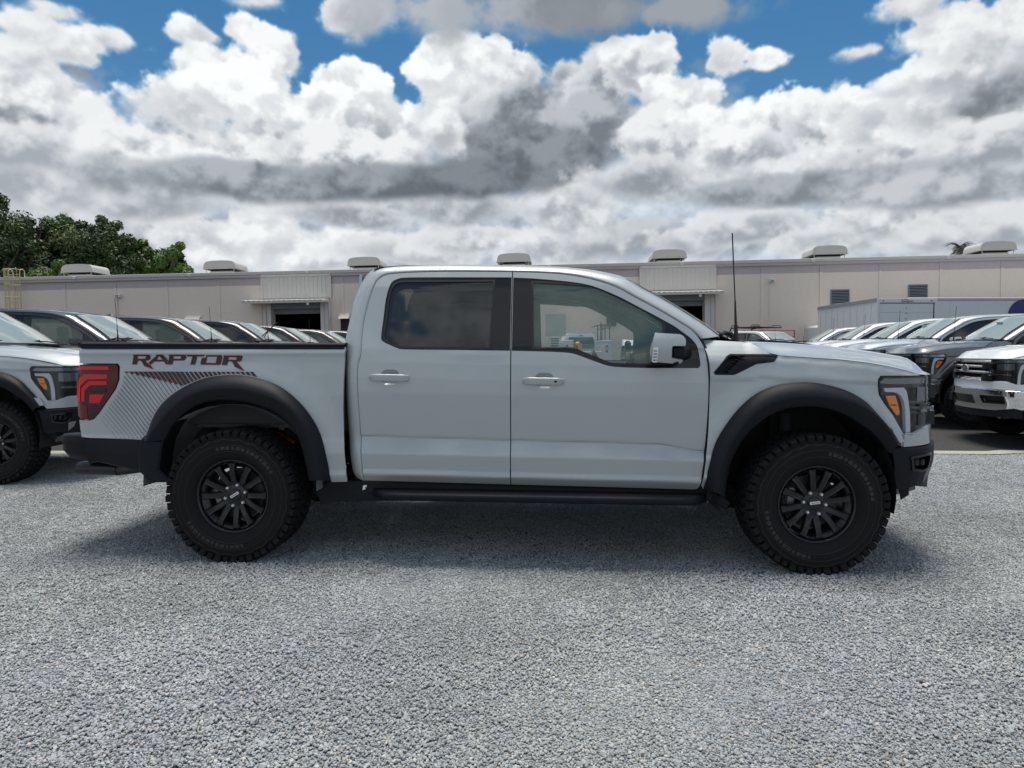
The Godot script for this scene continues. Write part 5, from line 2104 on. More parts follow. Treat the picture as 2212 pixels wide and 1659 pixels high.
func ico_sphere() -> Array:
	var t := (1.0 + sqrt(5.0)) / 2.0
	var vs := []
	for q in [[-1, t, 0], [1, t, 0], [-1, -t, 0], [1, -t, 0], [0, -1, t], [0, 1, t], [0, -1, -t], [0, 1, -t], [t, 0, -1], [t, 0, 1], [-t, 0, -1], [-t, 0, 1]]:
		vs.append(Vector3(q[0], q[1], q[2]).normalized())
	return [vs, [[0, 11, 5], [0, 5, 1], [0, 1, 7], [0, 7, 10], [0, 10, 11], [1, 5, 9], [5, 11, 4], [11, 10, 2], [10, 7, 6], [7, 1, 8], [3, 9, 4], [3, 4, 2], [3, 2, 6], [3, 6, 8], [3, 8, 9], [4, 9, 5], [2, 4, 11], [6, 2, 10], [8, 6, 7], [9, 8, 1]]]


func stretch(called: String, parent: Node, m: Material, boxes: Array, ch := 0.0) -> MeshInstance3D:
	var g := G.new()
	for b in boxes:
		g.box(Vector3((b[0] + b[1]) / 2.0, (b[2] + b[3]) / 2.0, (b[4] + b[5]) / 2.0), Vector3(b[1] - b[0], b[3] - b[2], b[5] - b[4]), ch)
	return put(called, g.mesh(), m, parent)


func warehouse():
	var wallm := mat(Color(1, 1, 1), .9)
	wallm.albedo_texture = speckle(512, .02, 31, [[0.0, Color(.895, .842, .79)], [.5, Color(.905, .852, .80)], [1.0, Color(.915, .862, .81)]], 4)
	triplanar(wallm, .35)
	var band := mat(Color(1, 1, 1), .9)
	band.albedo_texture = speckle(512, .02, 32, [[0.0, Color(.715, .675, .675)], [.5, Color(.728, .688, .688)], [1.0, Color(.742, .702, .702)]], 4)
	triplanar(band, .35)
	var fasc := mat(Color(.46, .43, .42), .55)
	var fasc2 := mat(Color(.56, .52, .49), .55)
	var metal := mat(Color(.66, .62, .57), .5)
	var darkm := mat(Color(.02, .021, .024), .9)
	var shut := mat(Color(.22, .24, .26), .5)
	var b := thing("warehouse", "long low beige warehouse with loading docks behind the parked pickups", "warehouse")
	b.transform = Transform3D(Basis(Vector3(0, 0, 1), deg_to_rad(.95)) * Basis(Vector3(0, 1, 0), -deg_to_rad(3.3)), Vector3(0, 0, -37.2))
	var x0 := -48.0
	var x1 := 48.0
	# wall with the dock openings left free
	var docks := [[-12.69, -10.03], [7.30, 9.93]]
	var wb := []
	var at := x0
	for d in docks:
		wb.append([at, d[0], -1.0, 5.15, -.3, 0.0])
		wb.append([d[0], d[1], 3.86, 5.15, -.3, 0.0])
		at = d[1]
	wb.append([at, x1, -1.0, 5.15, -.3, 0.0])
	var w := stretch("wall", b, wallm, wb)
	# recessed joints of the block work, as fine lines
	stretch("upper_band", b, band, [[x0, x1, 5.15, 5.56, -.3, -.012]])
	stretch("fascia", b, fasc, [[x0, x1, 5.56, 5.70, -.3, .10]], .01)
	stretch("fascia", b, fasc2, [[x0, x1, 5.70, 5.87, -.3, .14]], .012)
	stretch("roof", b, mat(Color(.4, .4, .4), .9), [[x0, x1, 5.60, 5.80, -30.0, -.3]])
	stretch("side_wall", b, wallm, [[x0, x0 + .3, -1.0, 5.6, -30.0, -.3], [x1 - .3, x1, -1.0, 5.6, -30.0, -.3], [x0, x1, -1.0, 5.6, -30.3, -30.0]])
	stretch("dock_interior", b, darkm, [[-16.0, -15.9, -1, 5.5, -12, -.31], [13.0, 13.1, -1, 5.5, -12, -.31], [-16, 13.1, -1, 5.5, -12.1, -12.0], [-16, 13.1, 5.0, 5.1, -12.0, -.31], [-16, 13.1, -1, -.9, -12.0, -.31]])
	var k := 0
	for p in [-47.0, -44.15, -41.3, -38.45, -35.6, -32.75, -29.9, -27.04, -24.18, -21.325, -18.47, -15.62, -8.9, -5.9, -2.95, 0.0, 2.95, 12.88, 15.81, 18.745, 21.71, 24.685, 27.65, 30.6, 33.55, 36.5, 39.45, 42.4, 45.35]:
		stretch("pilaster", b, wallm, [[p - .07, p + .07, -1.0, 5.175, .002, .05]], .006)
		stretch("band_joint", b, fasc, [[p - .05, p + .05, 5.178, 5.556, -.011, .012]])
	for p in [-19.6, -14.3, -26.0, 14.35, 20.2, 26.2]:
		stretch("band_stain", b, fasc, [[p, p + .03, 5.25, 5.50, -.011, -.004]])
		stretch("band_stain", b, fasc, [[p + .09, p + .11, 5.25, 5.48, -.011, -.004]])
	# loading docks
	for d in [[-13.22, -9.53, -12.69, -10.03, -13.9, -9.60], [6.72, 10.5, 7.30, 9.93, 6.60, 10.72]]:
		var dn := part_node("loading_dock", b)
		stretch("siding", dn, metal, [[d[0], d[1], 4.42, 5.66, .003, .09]])
		var n := 17
		for i in n:
			var x: float = lerpf(d[0] + .03, d[1] - .03, i / float(n - 1))
			stretch("siding_rib", dn, metal, [[x - .028, x + .028, 4.42, 5.56, .088, .115]], .008)
		stretch("siding_trim", dn, metal, [[d[0] - .02, d[1] + .02, 5.57, 5.68, .05, .145]], .006)
		for q in [[d[0] - .06, d[0] + .02], [d[1] - .02, d[1] + .06]]:
			stretch("siding_trim", dn, metal, [[q[0], q[1], 4.40, 5.56, .05, .13]], .006)
		# canopy with a ribbed sheet on top
		var g := G.new()
		var cw: float = d[5] - d[4]
		g.xf = Transform3D(Basis(Vector3(1, 0, 0), .10), Vector3(d[4], 4.36, 0))
		g.box(Vector3(cw / 2, -.075, .60), Vector3(cw, .13, 1.16), .01)
		var can := put("canopy", g.mesh(), metal, dn)
		var light := mat(Color(.66, .66, .65), .4)
		for i in 16:
			g = G.new()
			g.xf = Transform3D(Basis(Vector3(1, 0, 0), .10), Vector3(d[4], 4.36, 0))
			var rx: float = cw * (i + .5) / 16.0
			g.box(Vector3(rx, .005, .62), Vector3(cw / 16.0 - .07, .03, 1.24), .008)
			put("canopy_sheet_rib", g.mesh(), light, can)
		stretch("canopy_bracket", dn, metal, [[d[3] - .45, d[3] - .32, 3.98, 4.14, 1.05, 1.13]], .01)
		for q in [[d[0] + .04, d[2]], [d[3], d[1] - .02]]:
			stretch("dock_frame", dn, metal, [[q[0], q[1], -1.0, 4.20, .002, .30]], .01)
		for q in [d[0] + .28, d[1] - .28, d[0] + .075, d[1] - .065]:
			stretch("dock_frame_rib", dn, fasc, [[q - .017, q + .017, -1.0, 4.1, .301, .33]])
		stretch("dock_header", dn, shut, [[d[2], d[3], 3.86, 4.20, .002, .22]], .01)
		stretch("shutter", dn, shut, [[d[2], d[3], 3.60, 3.86, -.25, -.12]], .01)
		for i in 5:
			stretch("shutter_slat", dn, shut, [[d[2] + .02, d[3] - .02, 3.615 + i * .048, 3.655 + i * .048, -.121, -.10]], .008)
	# small hoods over wall openings
	for h in [[-17.45, -16.62, 3.30, 3.62], [-9.05, -8.52, 3.28, 3.58], [4.9, 5.5, 3.28, 3.58]]:
		var g := G.new()
		var a := Vector3(h[0], h[3], .003)
		var c := Vector3(h[1], h[3], .003)
		g.quad(a, c, Vector3(h[1], h[2], .45), Vector3(h[0], h[2], .45), Vector3(0, 1, 1))
		g.flat(a, Vector3(h[0], h[2], .45), Vector3(h[0], h[2], .003), Vector3(-1, 0, 0))
		g.flat(c, Vector3(h[1], h[2], .45), Vector3(h[1], h[2], .003), Vector3(1, 0, 0))
		g.quad(Vector3(h[0], h[2], .45), Vector3(h[1], h[2], .45), Vector3(h[1], h[2], .003), Vector3(h[0], h[2], .003), Vector3(0, -1, 0))
		var hd := put("vent_hood", g.mesh(), wallm, b)
		stretch("vent_opening", hd, darkm, [[h[0] + .06, h[1] - .06, h[2] - .65, h[2] - .002, .004, .20]])
	# louvres
	for l in [[16.33, 17.18, 3.40, 4.23], [20.17, 21.02, 3.57, 4.40]]:
		var ln := part_node("louvre", b)
		stretch("louvre_frame", ln, shut, [[l[0] - .04, l[1] + .04, l[3], l[3] + .05, .003, .06], [l[0] - .04, l[1] + .04, l[2] - .05, l[2], .003, .06], [l[0] - .05, l[0], l[2], l[3], .003, .06], [l[1], l[1] + .05, l[2], l[3], .003, .06]])
		stretch("louvre_back", ln, darkm, [[l[0], l[1], l[2], l[3], .004, .012]])
		for i in 11:
			var g := G.new()
			g.xf = Transform3D(Basis(Vector3(1, 0, 0), .6), Vector3((l[0] + l[1]) / 2, lerpf(l[2] + .03, l[3] - .03, i / 10.0), .035))
			g.box(Vector3.ZERO, Vector3(l[1] - l[0] - .004, .006, .055))
			put("louvre_blade", g.mesh(), mat(Color(.34, .38, .42), .5), ln)
	# flood lights, roof brackets
	for f in [[-21.25, 4.66], [13.2, 4.70]]:
		var ln := part_node("wall_lamp", b)
		stretch("lamp_box", ln, mat(Color(.62, .64, .65), .4), [[f[0], f[0] + .27, f[1], f[1] + .17, .06, .22]], .015)
		stretch("lamp_lens", ln, mat(Color(.22, .26, .30), .2), [[f[0] + .04, f[0] + .20, f[1] + .04, f[1] + .13, .221, .23]])
		stretch("conduit", ln, metal, [[f[0] + .01, f[0] + .035, -1.0, f[1] + .02, .051, .075]])
		stretch("lamp_arm", ln, metal, [[f[0] + .09, f[0] + .17, f[1] + .04, f[1] + .12, .003, .06]])
	for p in [-23.5, -17.11, -10.73, -4.35, 2.03, 8.84, 15.38, 22.01, 28.4]:
		stretch("gutter_bracket", b, mat(Color(.62, .60, .57), .6), [[p - .10, p + .08, 5.68, 5.83, .141, .19]], .01)
	roof_vents(b, mat(Color(.50, .485, .45), .6), darkm)
	# yellow ladder with a cage at the end of the roof
	var yel := mat(Color(.56, .50, .27), .6)
	var lad := thing("roof_ladder", "pale yellow caged roof ladder on the warehouse wall", "ladder")
	lad.transform = b.transform * Transform3D(Basis.IDENTITY, Vector3(-26.80, 0, .20))
	var rail := G.new()
	for s in [-.30, .36]:
		rail.tube([Vector3(s, -1.0, .10), Vector3(s, 6.15, .10), Vector3(s, 6.27, .02), Vector3(s, 6.30, -.12), Vector3(s, 6.22, -.25), Vector3(s, 5.85, -.28)], .025, 6)
	put("rail", rail.mesh(), yel, lad)
	for i in 20:
		var g := G.new()
		g.tube([Vector3(-.30, .3 + i * .30, .10), Vector3(.36, .3 + i * .30, .10)], .014, 6)
		put("rung", g.mesh(), yel, lad)
	for y in [6.25, 5.83, 5.43, 4.75, 4.0, 3.3]:
		var g := G.new()
		var pts := []
		for q in 17:
			var an := PI * q / 16.0
			pts.append(Vector3(.03 - .36 * cos(an), y, .10 + .55 * sin(an)))
		g.tube(pts, .022, 6)
		put("cage_hoop", g.mesh(), yel, lad)
	for q in range(1, 8):
		var an := PI * q / 8.0
		var g := G.new()
		g.tube([Vector3(.03 - .36 * cos(an), 3.3, .10 + .55 * sin(an)), Vector3(.03 - .36 * cos(an), 6.25, .10 + .55 * sin(an))], .013, 5)
		put("cage_bar", g.mesh(), yel, lad)


func roof_vents(b: Node3D, m: Material, darkm: Material):
	# curved sheet metal exhaust hoods standing along the roof edge
	var first: Node3D = null
	var where := ["behind the ladder end in front of the trees", "second from the ladder end, against the sky", "above the cab's rear corner", "peeping over the middle of the pickup roof", "over the second loading dock", "left of the louvres, behind the aerial", "beside the palm at the far end"]
	var xs := [-24.7, -16.4, -8.2, .1, 8.5, 16.95, 25.6]
	for i in 7:
		var v: Node3D
		var lab: String = "beige curved exhaust hood on the roof, " + where[i]
		if first == null:
			v = thing("roof_exhaust_hood", lab, "exhaust hood", "exhaust hoods along the warehouse roof")
			first = v
			var g := G.new()
			var prof := [Vector2(-.92, .42), Vector2(-.91, .62), Vector2(-.84, .76), Vector2(-.70, .83), Vector2(-.4, .865), Vector2(0, .875), Vector2(.4, .865), Vector2(.70, .83), Vector2(.84, .76), Vector2(.91, .62), Vector2(.92, .42)]
			var rows := []
			for z in [-.80, .80]:
				var row := []
				for p in prof:
					row.append(Vector3(p.x, p.y, z))
				rows.append(row)
			g.grid(rows, Vector3(0, 1, 0))
			for z in [-.80, .80]:
				for q in prof.size() - 1:
					g.flat(Vector3(0, .42, z), Vector3(prof[q].x, prof[q].y, z), Vector3(prof[q + 1].x, prof[q + 1].y, z), Vector3(0, 0, z))
			put("hood_shell", g.mesh(), m, v)
			stretch("hood_rim", v, m, [[-.95, -.90, .40, .45, -.83, .83], [.90, .95, .40, .45, -.83, .83], [-.90, .90, .40, .45, .79, .83], [-.90, .90, .40, .45, -.83, -.79]])
			stretch("throat", v, darkm, [[-.60, .60, .0, .415, -.55, .55]])
			stretch("curb", v, m, [[-.62, .62, -.30, .30, -.62, .62]])
			g = G.new()
			for sx in [-1, 1]:
				for sz in [-1, 1]:
					g.tube([Vector3(.82 * sx, .41, .74 * sz), Vector3(.70 * sx, -.15, .68 * sz)], .02, 5)
			put("strut", g.mesh(), m, v)
		else:
			v = first.duplicate()
			v.name = numbered("roof_exhaust_hood")
			add_child(v)
			v.set_meta("label", lab)
		v.transform = b.transform * Transform3D(Basis.IDENTITY, Vector3(xs[i], 5.90, -2.6))


func leafy(n: int, blobs: Array, size: float, tones: Array) -> ArrayMesh:
	var g := G.new()
	g.colored = true
	var total := 0.0
	for b in blobs:
		total += b[3] * b[3]
	for b in blobs:
		var m := int(n * b[3] * b[3] / total)
		# each blob is made of smaller clumps
		var clumps := []
		for k in maxi(5, int(b[3] * 7)):
			var d := Vector3(rng.randfn(), rng.randfn(), rng.randfn()).normalized()
			clumps.append([Vector3(b[0], b[1], b[2]) + d * b[3] * rng.randf_range(.55, 1.0), b[3] * rng.randf_range(.22, .42), rng.randf()])
		for k in m:
			var c: Array = clumps[rng.randi() % clumps.size()]
			var d := Vector3(rng.randfn(), rng.randfn() * .75, rng.randfn())
			d = d.normalized() * pow(rng.randf(), .45)
			var p: Vector3 = c[0] + d * c[1] * 1.25
			var s := size * rng.randf_range(.6, 1.4)
			var nn := (d + Vector3(rng.randfn(), rng.randfn() + .5, rng.randfn()) * .6).normalized()
			var a := nn.cross(Vector3(rng.randfn(), rng.randfn(), rng.randfn())).normalized()
			var e := nn.cross(a)
			var t: Color = tones[int(c[2] * tones.size()) % tones.size()]
			var v := rng.randf_range(.75, 1.3)
			g.col = Color(t.r * v, t.g * v, t.b * v * .9)
			var w := s * .45
			g.tri(p - a * s, p + e * w, p + a * s, nn, nn, nn)
			g.tri(p - a * s, p + a * s, p - e * w, nn, nn, nn)
	return g.mesh()


func greenery():
	var leaf := mat(Color(1, 1, 1), .6)
	leaf.vertex_color_use_as_albedo = true
	leaf.backlight_enabled = true
	leaf.backlight = Color(.25, .35, .10)
	var bark := mat(Color(.17, .15, .125), .9)
	var dark := [Color(.040, .070, .024), Color(.050, .085, .026), Color(.036, .060, .026), Color(.066, .098, .030)]
	var mid := [Color(.065, .125, .020), Color(.085, .150, .024), Color(.045, .085, .02), Color(.10, .155, .03)]
	# x, z of the trunk, then crown blobs about it (x, y, z, r)
	var list := [
		["tall dark oak cut off by the frame beside the ladder", -40.6, -56.0, 13.4, dark, [[0, 9.8, 0, 2.6], [-.8, 12.0, 0, 1.9], [.9, 10.8, .3, 1.9], [1.9, 10.3, 0, 1.6], [1.4, 8.0, .5, 2.6], [-1.0, 7.4, 0, 2.8], [2.2, 9.6, 0, 1.7], [-.2, 13.0, 0, 1.2]]],
		["olive oak between the cut-off tree and the bright green one", -38.9, -58.5, 12.2, dark, [[0, 9.4, 0, 2.3], [-1.2, 8.0, 0, 2.4], [1.2, 7.6, 0, 2.4], [.2, 10.9, 0, 1.4], [1.4, 10.2, 0, 1.3]]],
		["brighter green oak left of the big round crown", -37.6, -60.5, 12.9, mid, [[0, 10.2, 0, 2.2], [-.6, 11.8, 0, 1.3], [1.1, 8.2, 0, 2.3], [-1.4, 8.0, 0, 2.2], [.9, 11.4, 0, 1.2], [1.8, 9.8, 0, 1.3]]],
		["low bushy tree in front of the oaks, over the first exhaust hood", -33.4, -52.0, 8.8, mid, [[0, 7.2, 0, 1.5], [-1.0, 6.4, 0, 1.3], [1.0, 6.3, 0, 1.4]]],
		["broad round oak with a pale forked trunk showing", -33.4, -58.0, 12.4, dark, [[-.2, 9.3, 0, 2.6], [-1.9, 8.2, 0, 2.0], [2.0, 8.8, 0, 2.0], [0, 11.0, 0, 1.5], [2.6, 7.2, 0, 1.9], [-1.5, 10.7, -.4, 1.2], [1.4, 10.6, 0, 1.3]]],
		["mid green tree on the slope down from the round oak", -30.2, -59.0, 10.7, mid, [[0, 8.2, 0, 1.9], [1.3, 7.8, 0, 1.6], [-.7, 9.4, 0, 1.3], [.8, 6.6, 0, 1.8]]],
		["small airy tree at the right end of the grove", -27.5, -58.0, 10.1, mid, [[0, 8.4, 0, 1.25], [.2, 9.4, 0, .75], [.6, 7.2, 0, 1.2], [-.7, 7.2, 0, 1.2], [.9, 6.4, 0, 1.1]]],
	]
	for t in list:
		rng.seed = hash(t[0])
		var o := thing("oak_tree", t[0], "tree", "trees behind the warehouse")
		o.position = Vector3(t[1], 0, t[2])
		var g := G.new()
		var h: float = t[3]
		g.tube([Vector3(0, -1, 0), Vector3(.15, h * .30, 0), Vector3(-.1, h * .45, 0)], [.38, .28, .22], 9)
		for b in t[5]:
			var e := Vector3(b[0], b[1] + b[3] * .3, b[2])
			g.tube([Vector3(0, h * .34, 0), Vector3(b[0] * .45, lerpf(h * .4, b[1], .5), b[2] * .5 + .3), e], [.20, .13, .04], 7)
			for k in 3:
				var d: Vector3 = Vector3(rng.randfn(), absf(rng.randfn()) * .6, rng.randfn()).normalized() * b[3] * .8
				g.tube([Vector3(b[0] * .5, lerpf(h * .4, b[1], .55), b[2] * .5 + .3), Vector3(b[0], b[1], b[2]) + d * .6, Vector3(b[0], b[1], b[2]) + d], [.09, .05, .02], 5)
		put("trunk", g.mesh(), bark, o)
		put("crown", leafy(int(15000 + h * 900), t[5], .15, t[4]), leaf, o)
	# palms whose heads show over the roof
	var frond := mat(Color(.016, .028, .010), .8)
	var n := 0
	for p in [["palm head beside the last exhaust hood", 37.7, -60.0, 10.7, 1.35], ["palm tip left of the exhaust hood above the second dock", 10.2, -62.0, 8.6, 1.3], ["palm tip just left of the aerial mast", 16.4, -62.0, 8.9, 1.2], ["tiny palm tip on the roof line before the louvres", 22.9, -64.0, 9.0, 1.0], ["palm tip above the first louvre", 31.0, -64.0, 9.75, 1.1], ["small palm tip close to the pickup's roof front", 8.1, -66.0, 8.3, 1.4]]:
		rng.seed = 500 + n
		n += 1
		var o := thing("palm_tree", p[0], "palm tree", "palms behind the warehouse")
		o.position = Vector3(p[1], 0, p[2])
		var g := G.new()
		g.tube([Vector3(0, -1, 0), Vector3(.1, p[3] * .5, 0), Vector3(0, p[3] - .5, 0)], [.22, .17, .15], 8)
		put("trunk", g.mesh(), bark, o)
		g = G.new()
		for k in 34:
			var an := rng.randf() * TAU
			var lift := rng.randf_range(-.5, 1.2)
			var dir := Vector3(cos(an), 0, sin(an))
			var prev := Vector3(0, p[3] - .5, 0)
			var L: float = p[4] * rng.randf_range(.8, 1.1)
			for q in 7:
				var t := (q + 1) / 7.0
				var c := Vector3(0, p[3] - .5, 0) + dir * L * t + Vector3.UP * L * (lift * t - .9 * t * t)
				var sd := dir.cross(Vector3.UP)
				for s in [-1.0, 1.0]:
					for r in 2:
						var m := prev.lerp(c, r * .5)
						var tip: Vector3 = m + (dir * .45 + sd * s + Vector3.DOWN * .35) * L * .26 * (1.05 - t * .6)
						g.flat(m, m + (c - prev) * .35, tip, Vector3.UP)
				prev = c
		put("crown", g.mesh(), frond, o)


func lot_y(z: float) -> float:
	return clampf((-9.7 - z) * .02, 0.0, .21)


func copy_truck(src: Node3D, label: String, m: Material, x: float, z: float, yaw: float, dy: float, group: String, tinted := false) -> Node3D:
	var o: Node3D = src.duplicate()
	o.name = numbered("pickup_truck")
	add_child(o)
	tag(o, label, "pickup truck", group)
	repaint(o, m, tinted)
	o.transform = Transform3D(Basis(Vector3(0, 1, 0), -deg_to_rad(yaw)), Vector3(x, dy, z))
	return o


func repaint(o: Node, m: Material, tinted: bool):
	if o is MeshInstance3D:
		if o.material_override == M.paint:
			o.material_override = m
		elif tinted and o.material_override == M.glass_front:
			o.material_override = M.glass_dark
	for q in o.get_children():
		repaint(q, m, tinted)


func wind_sticker(o: Node3D, u: float, z: float, w: float, h: float, m: Material):
	# a paper behind the windscreen
	var g := G.new()
	var b := Basis(Vector3(0, 0, 1), -.58) * Basis(Vector3(0, 1, 0), PI / 2)
	var v := 1.866 - (u - 2.55) * .66
	g.xf = Transform3D(b, Vector3(u + .055, v + .004, z))
	g.slab(pv([-w, -h, w, -h, w, h, -w, h]), .003)
	put("windscreen_sticker", g.mesh(), m, o)


func other_trucks(main: Node3D):
	var left := "pickups parked nose out in the row behind the tailgate"
	var right := "pickups parked nose in from the right behind the hood"
	copy_truck(raptor_plain, "second pale grey off-road pickup half cut off by the frame, behind the red tail lamp", M.paint, -9.02, -8.35, 0.5, 0.0, left)
	var plain := make_truck("pickup_truck", "dark navy pickup with clear front side window, second in the row behind the tailgate", "plain", "body", left)
	var chrome := make_truck("pickup_truck", "white pickup with chrome grille, oval emblem and chrome bumper", "plain", "chrome", right)
	plain.transform = Transform3D(Basis(Vector3(0, 1, 0), deg_to_rad(3.0)), Vector3(-9.6, .10, -12.0))
	var sticker := mat(Color(.42, .58, .54), .5)
	var c1 := copy_truck(plain, "dark olive brown pickup between the navy one and the black ones", paint(Color(.045, .042, .036)), -9.22, -14.67, -2.7, .13, left)
	var c2 := copy_truck(plain, "black pickup with one wiper arm lifted and a paper strip inside its windscreen", paint(Color(.008, .009, .013)), -8.94, -17.2, -1.8, .17, left, true)
	var lifted := G.new()
	lifted.tube([Vector3(2.96, 1.47, .66), Vector3(3.42, 1.90, .62)], .013, 6)
	lifted.tube([Vector3(3.02, 1.42, .62), Vector3(3.22, 1.72, .62)], .010, 6)
	put("lifted_wiper", lifted.mesh(), M.seal, c2)
	wind_sticker(c2, 2.72, -.05, .22, .035, sticker)
	var c3 := copy_truck(plain, "black pickup in front of the open loading dock, fifth from the pale one", paint(Color(.012, .013, .017)), -8.71, -19.8, -2.0, .14, left)
	wind_sticker(c3, 2.75, .05, .24, .045, sticker)
	copy_truck(plain, "bronze grey pickup nearest the cab's rear corner, far end of the dark row", paint(Color(.075, .070, .062)), -8.30, -22.4, -2.0, .12, left)
	copy_truck(plain, "black pickup almost wholly hidden, its roof just beside the cab's rear corner", paint(Color(.010, .011, .014)), -8.0, -25.2, -2.0, .16, left, true)
	repaint(chrome, paint(Color(.72, .74, .75), .05, .4), false)
	chrome.transform = Transform3D(Basis(Vector3(0, 1, 0), -deg_to_rad(194.1)), Vector3(11.36, .05, -9.66))
	var r2 := copy_truck(plain, "dark metallic grey pickup with black grille beside the white chrome one", paint(Color(.105, .112, .122), .5, .35), 11.62, -12.4, 190.5, .12, right)
	wind_sticker(r2, 2.78, -.12, .11, .09, mat(Color(.30, .55, .46), .5))
	var r3 := copy_truck(plain, "silver pickup with dark side windows directly beyond the grey one", paint(Color(.40, .44, .49), .3, .4), 12.01, -15.1, 190.8, .20, right, true)
	wind_sticker(r3, 2.80, .30, .12, .08, mat(Color(.36, .62, .52), .5))
	copy_truck(plain, "white pickup third from the back of the light row", paint(Color(.60, .63, .66), .1, .4), 12.55, -17.8, 192.3, .25, right, true)
	copy_truck(plain, "white pickup second from the back of the light row", paint(Color(.58, .61, .65), .1, .4), 12.93, -20.5, 192.0, .27, right, true)
	copy_truck(plain, "pale silver pickup at the back of the light row, next to the roof rack truck", paint(Color(.46, .50, .55), .3, .4), 13.14, -23.2, 192.5, .23, right)
	# white work truck with a rack on its roof
	var rk := copy_truck(plain, "white pickup with a black tubular roof rack, standing by the warehouse", paint(Color(.70, .72, .73), .05, .4), 9.95, -32.6, 60.0, .34, "")
	repaint(plain, paint(Color(.007, .010, .024)), false)
	var g := G.new()
	for s in [-.66, .66]:
		g.tube([Vector3(.35, 1.35, s), Vector3(.72, 2.06, s), Vector3(.98, 2.12, s), Vector3(2.35, 2.10, s)], .028, 6)
		g.tube([Vector3(2.35, 2.10, s), Vector3(2.28, 2.20, s), Vector3(1.9, 2.20, s), Vector3(1.82, 2.11, s)], .018, 6)
		g.tube([Vector3(.72, 2.06, s), Vector3(.80, 2.21, s), Vector3(1.12, 2.21, s), Vector3(1.22, 2.11, s)], .018, 6)
	for x in [.98, 1.3, 1.7, 2.05, 2.35]:
		g.tube([Vector3(x, 2.10, -.66), Vector3(x, 2.10, .66)], .02, 6)
	g.box(Vector3(1.68, 2.11, 0), Vector3(1.3, .02, 1.2))
	put("roof_rack", g.mesh(), M.seal, rk)
	# papers on the main pickup's windows
	g = G.new()
	var f := func(u: float, v: float) -> Vector3: return cab_side(u, v)
	g.drape(pv([2.027, 1.473, 2.157, 1.473, 2.157, 1.612, 2.150, 1.620, 2.027, 1.620]), [], .08, .08, f, -.016, 0.0)
	var door := main.get_node("front_door")
	var lab := mat(Color(.20, .25, .235), .7)
	lab.transparency = BaseMaterial3D.TRANSPARENCY_ALPHA
	lab.albedo_color.a = .72
	lab.roughness = .7
	put("window_sticker", g.mesh(), lab, door)
	var rdoor := main.get_node("rear_door")
	for q in [[1.13, 1.455, 1.50, 1.67], [1.54, 1.44, 1.66, 1.66]]:
		g = G.new()
		g.drape(pv([q[0], q[1], q[2], q[1], q[2], q[3], q[0], q[3]]), [], .08, .08, f, -.016, 0.0)
		put("window_sticker", g.mesh(), lab, rdoor)


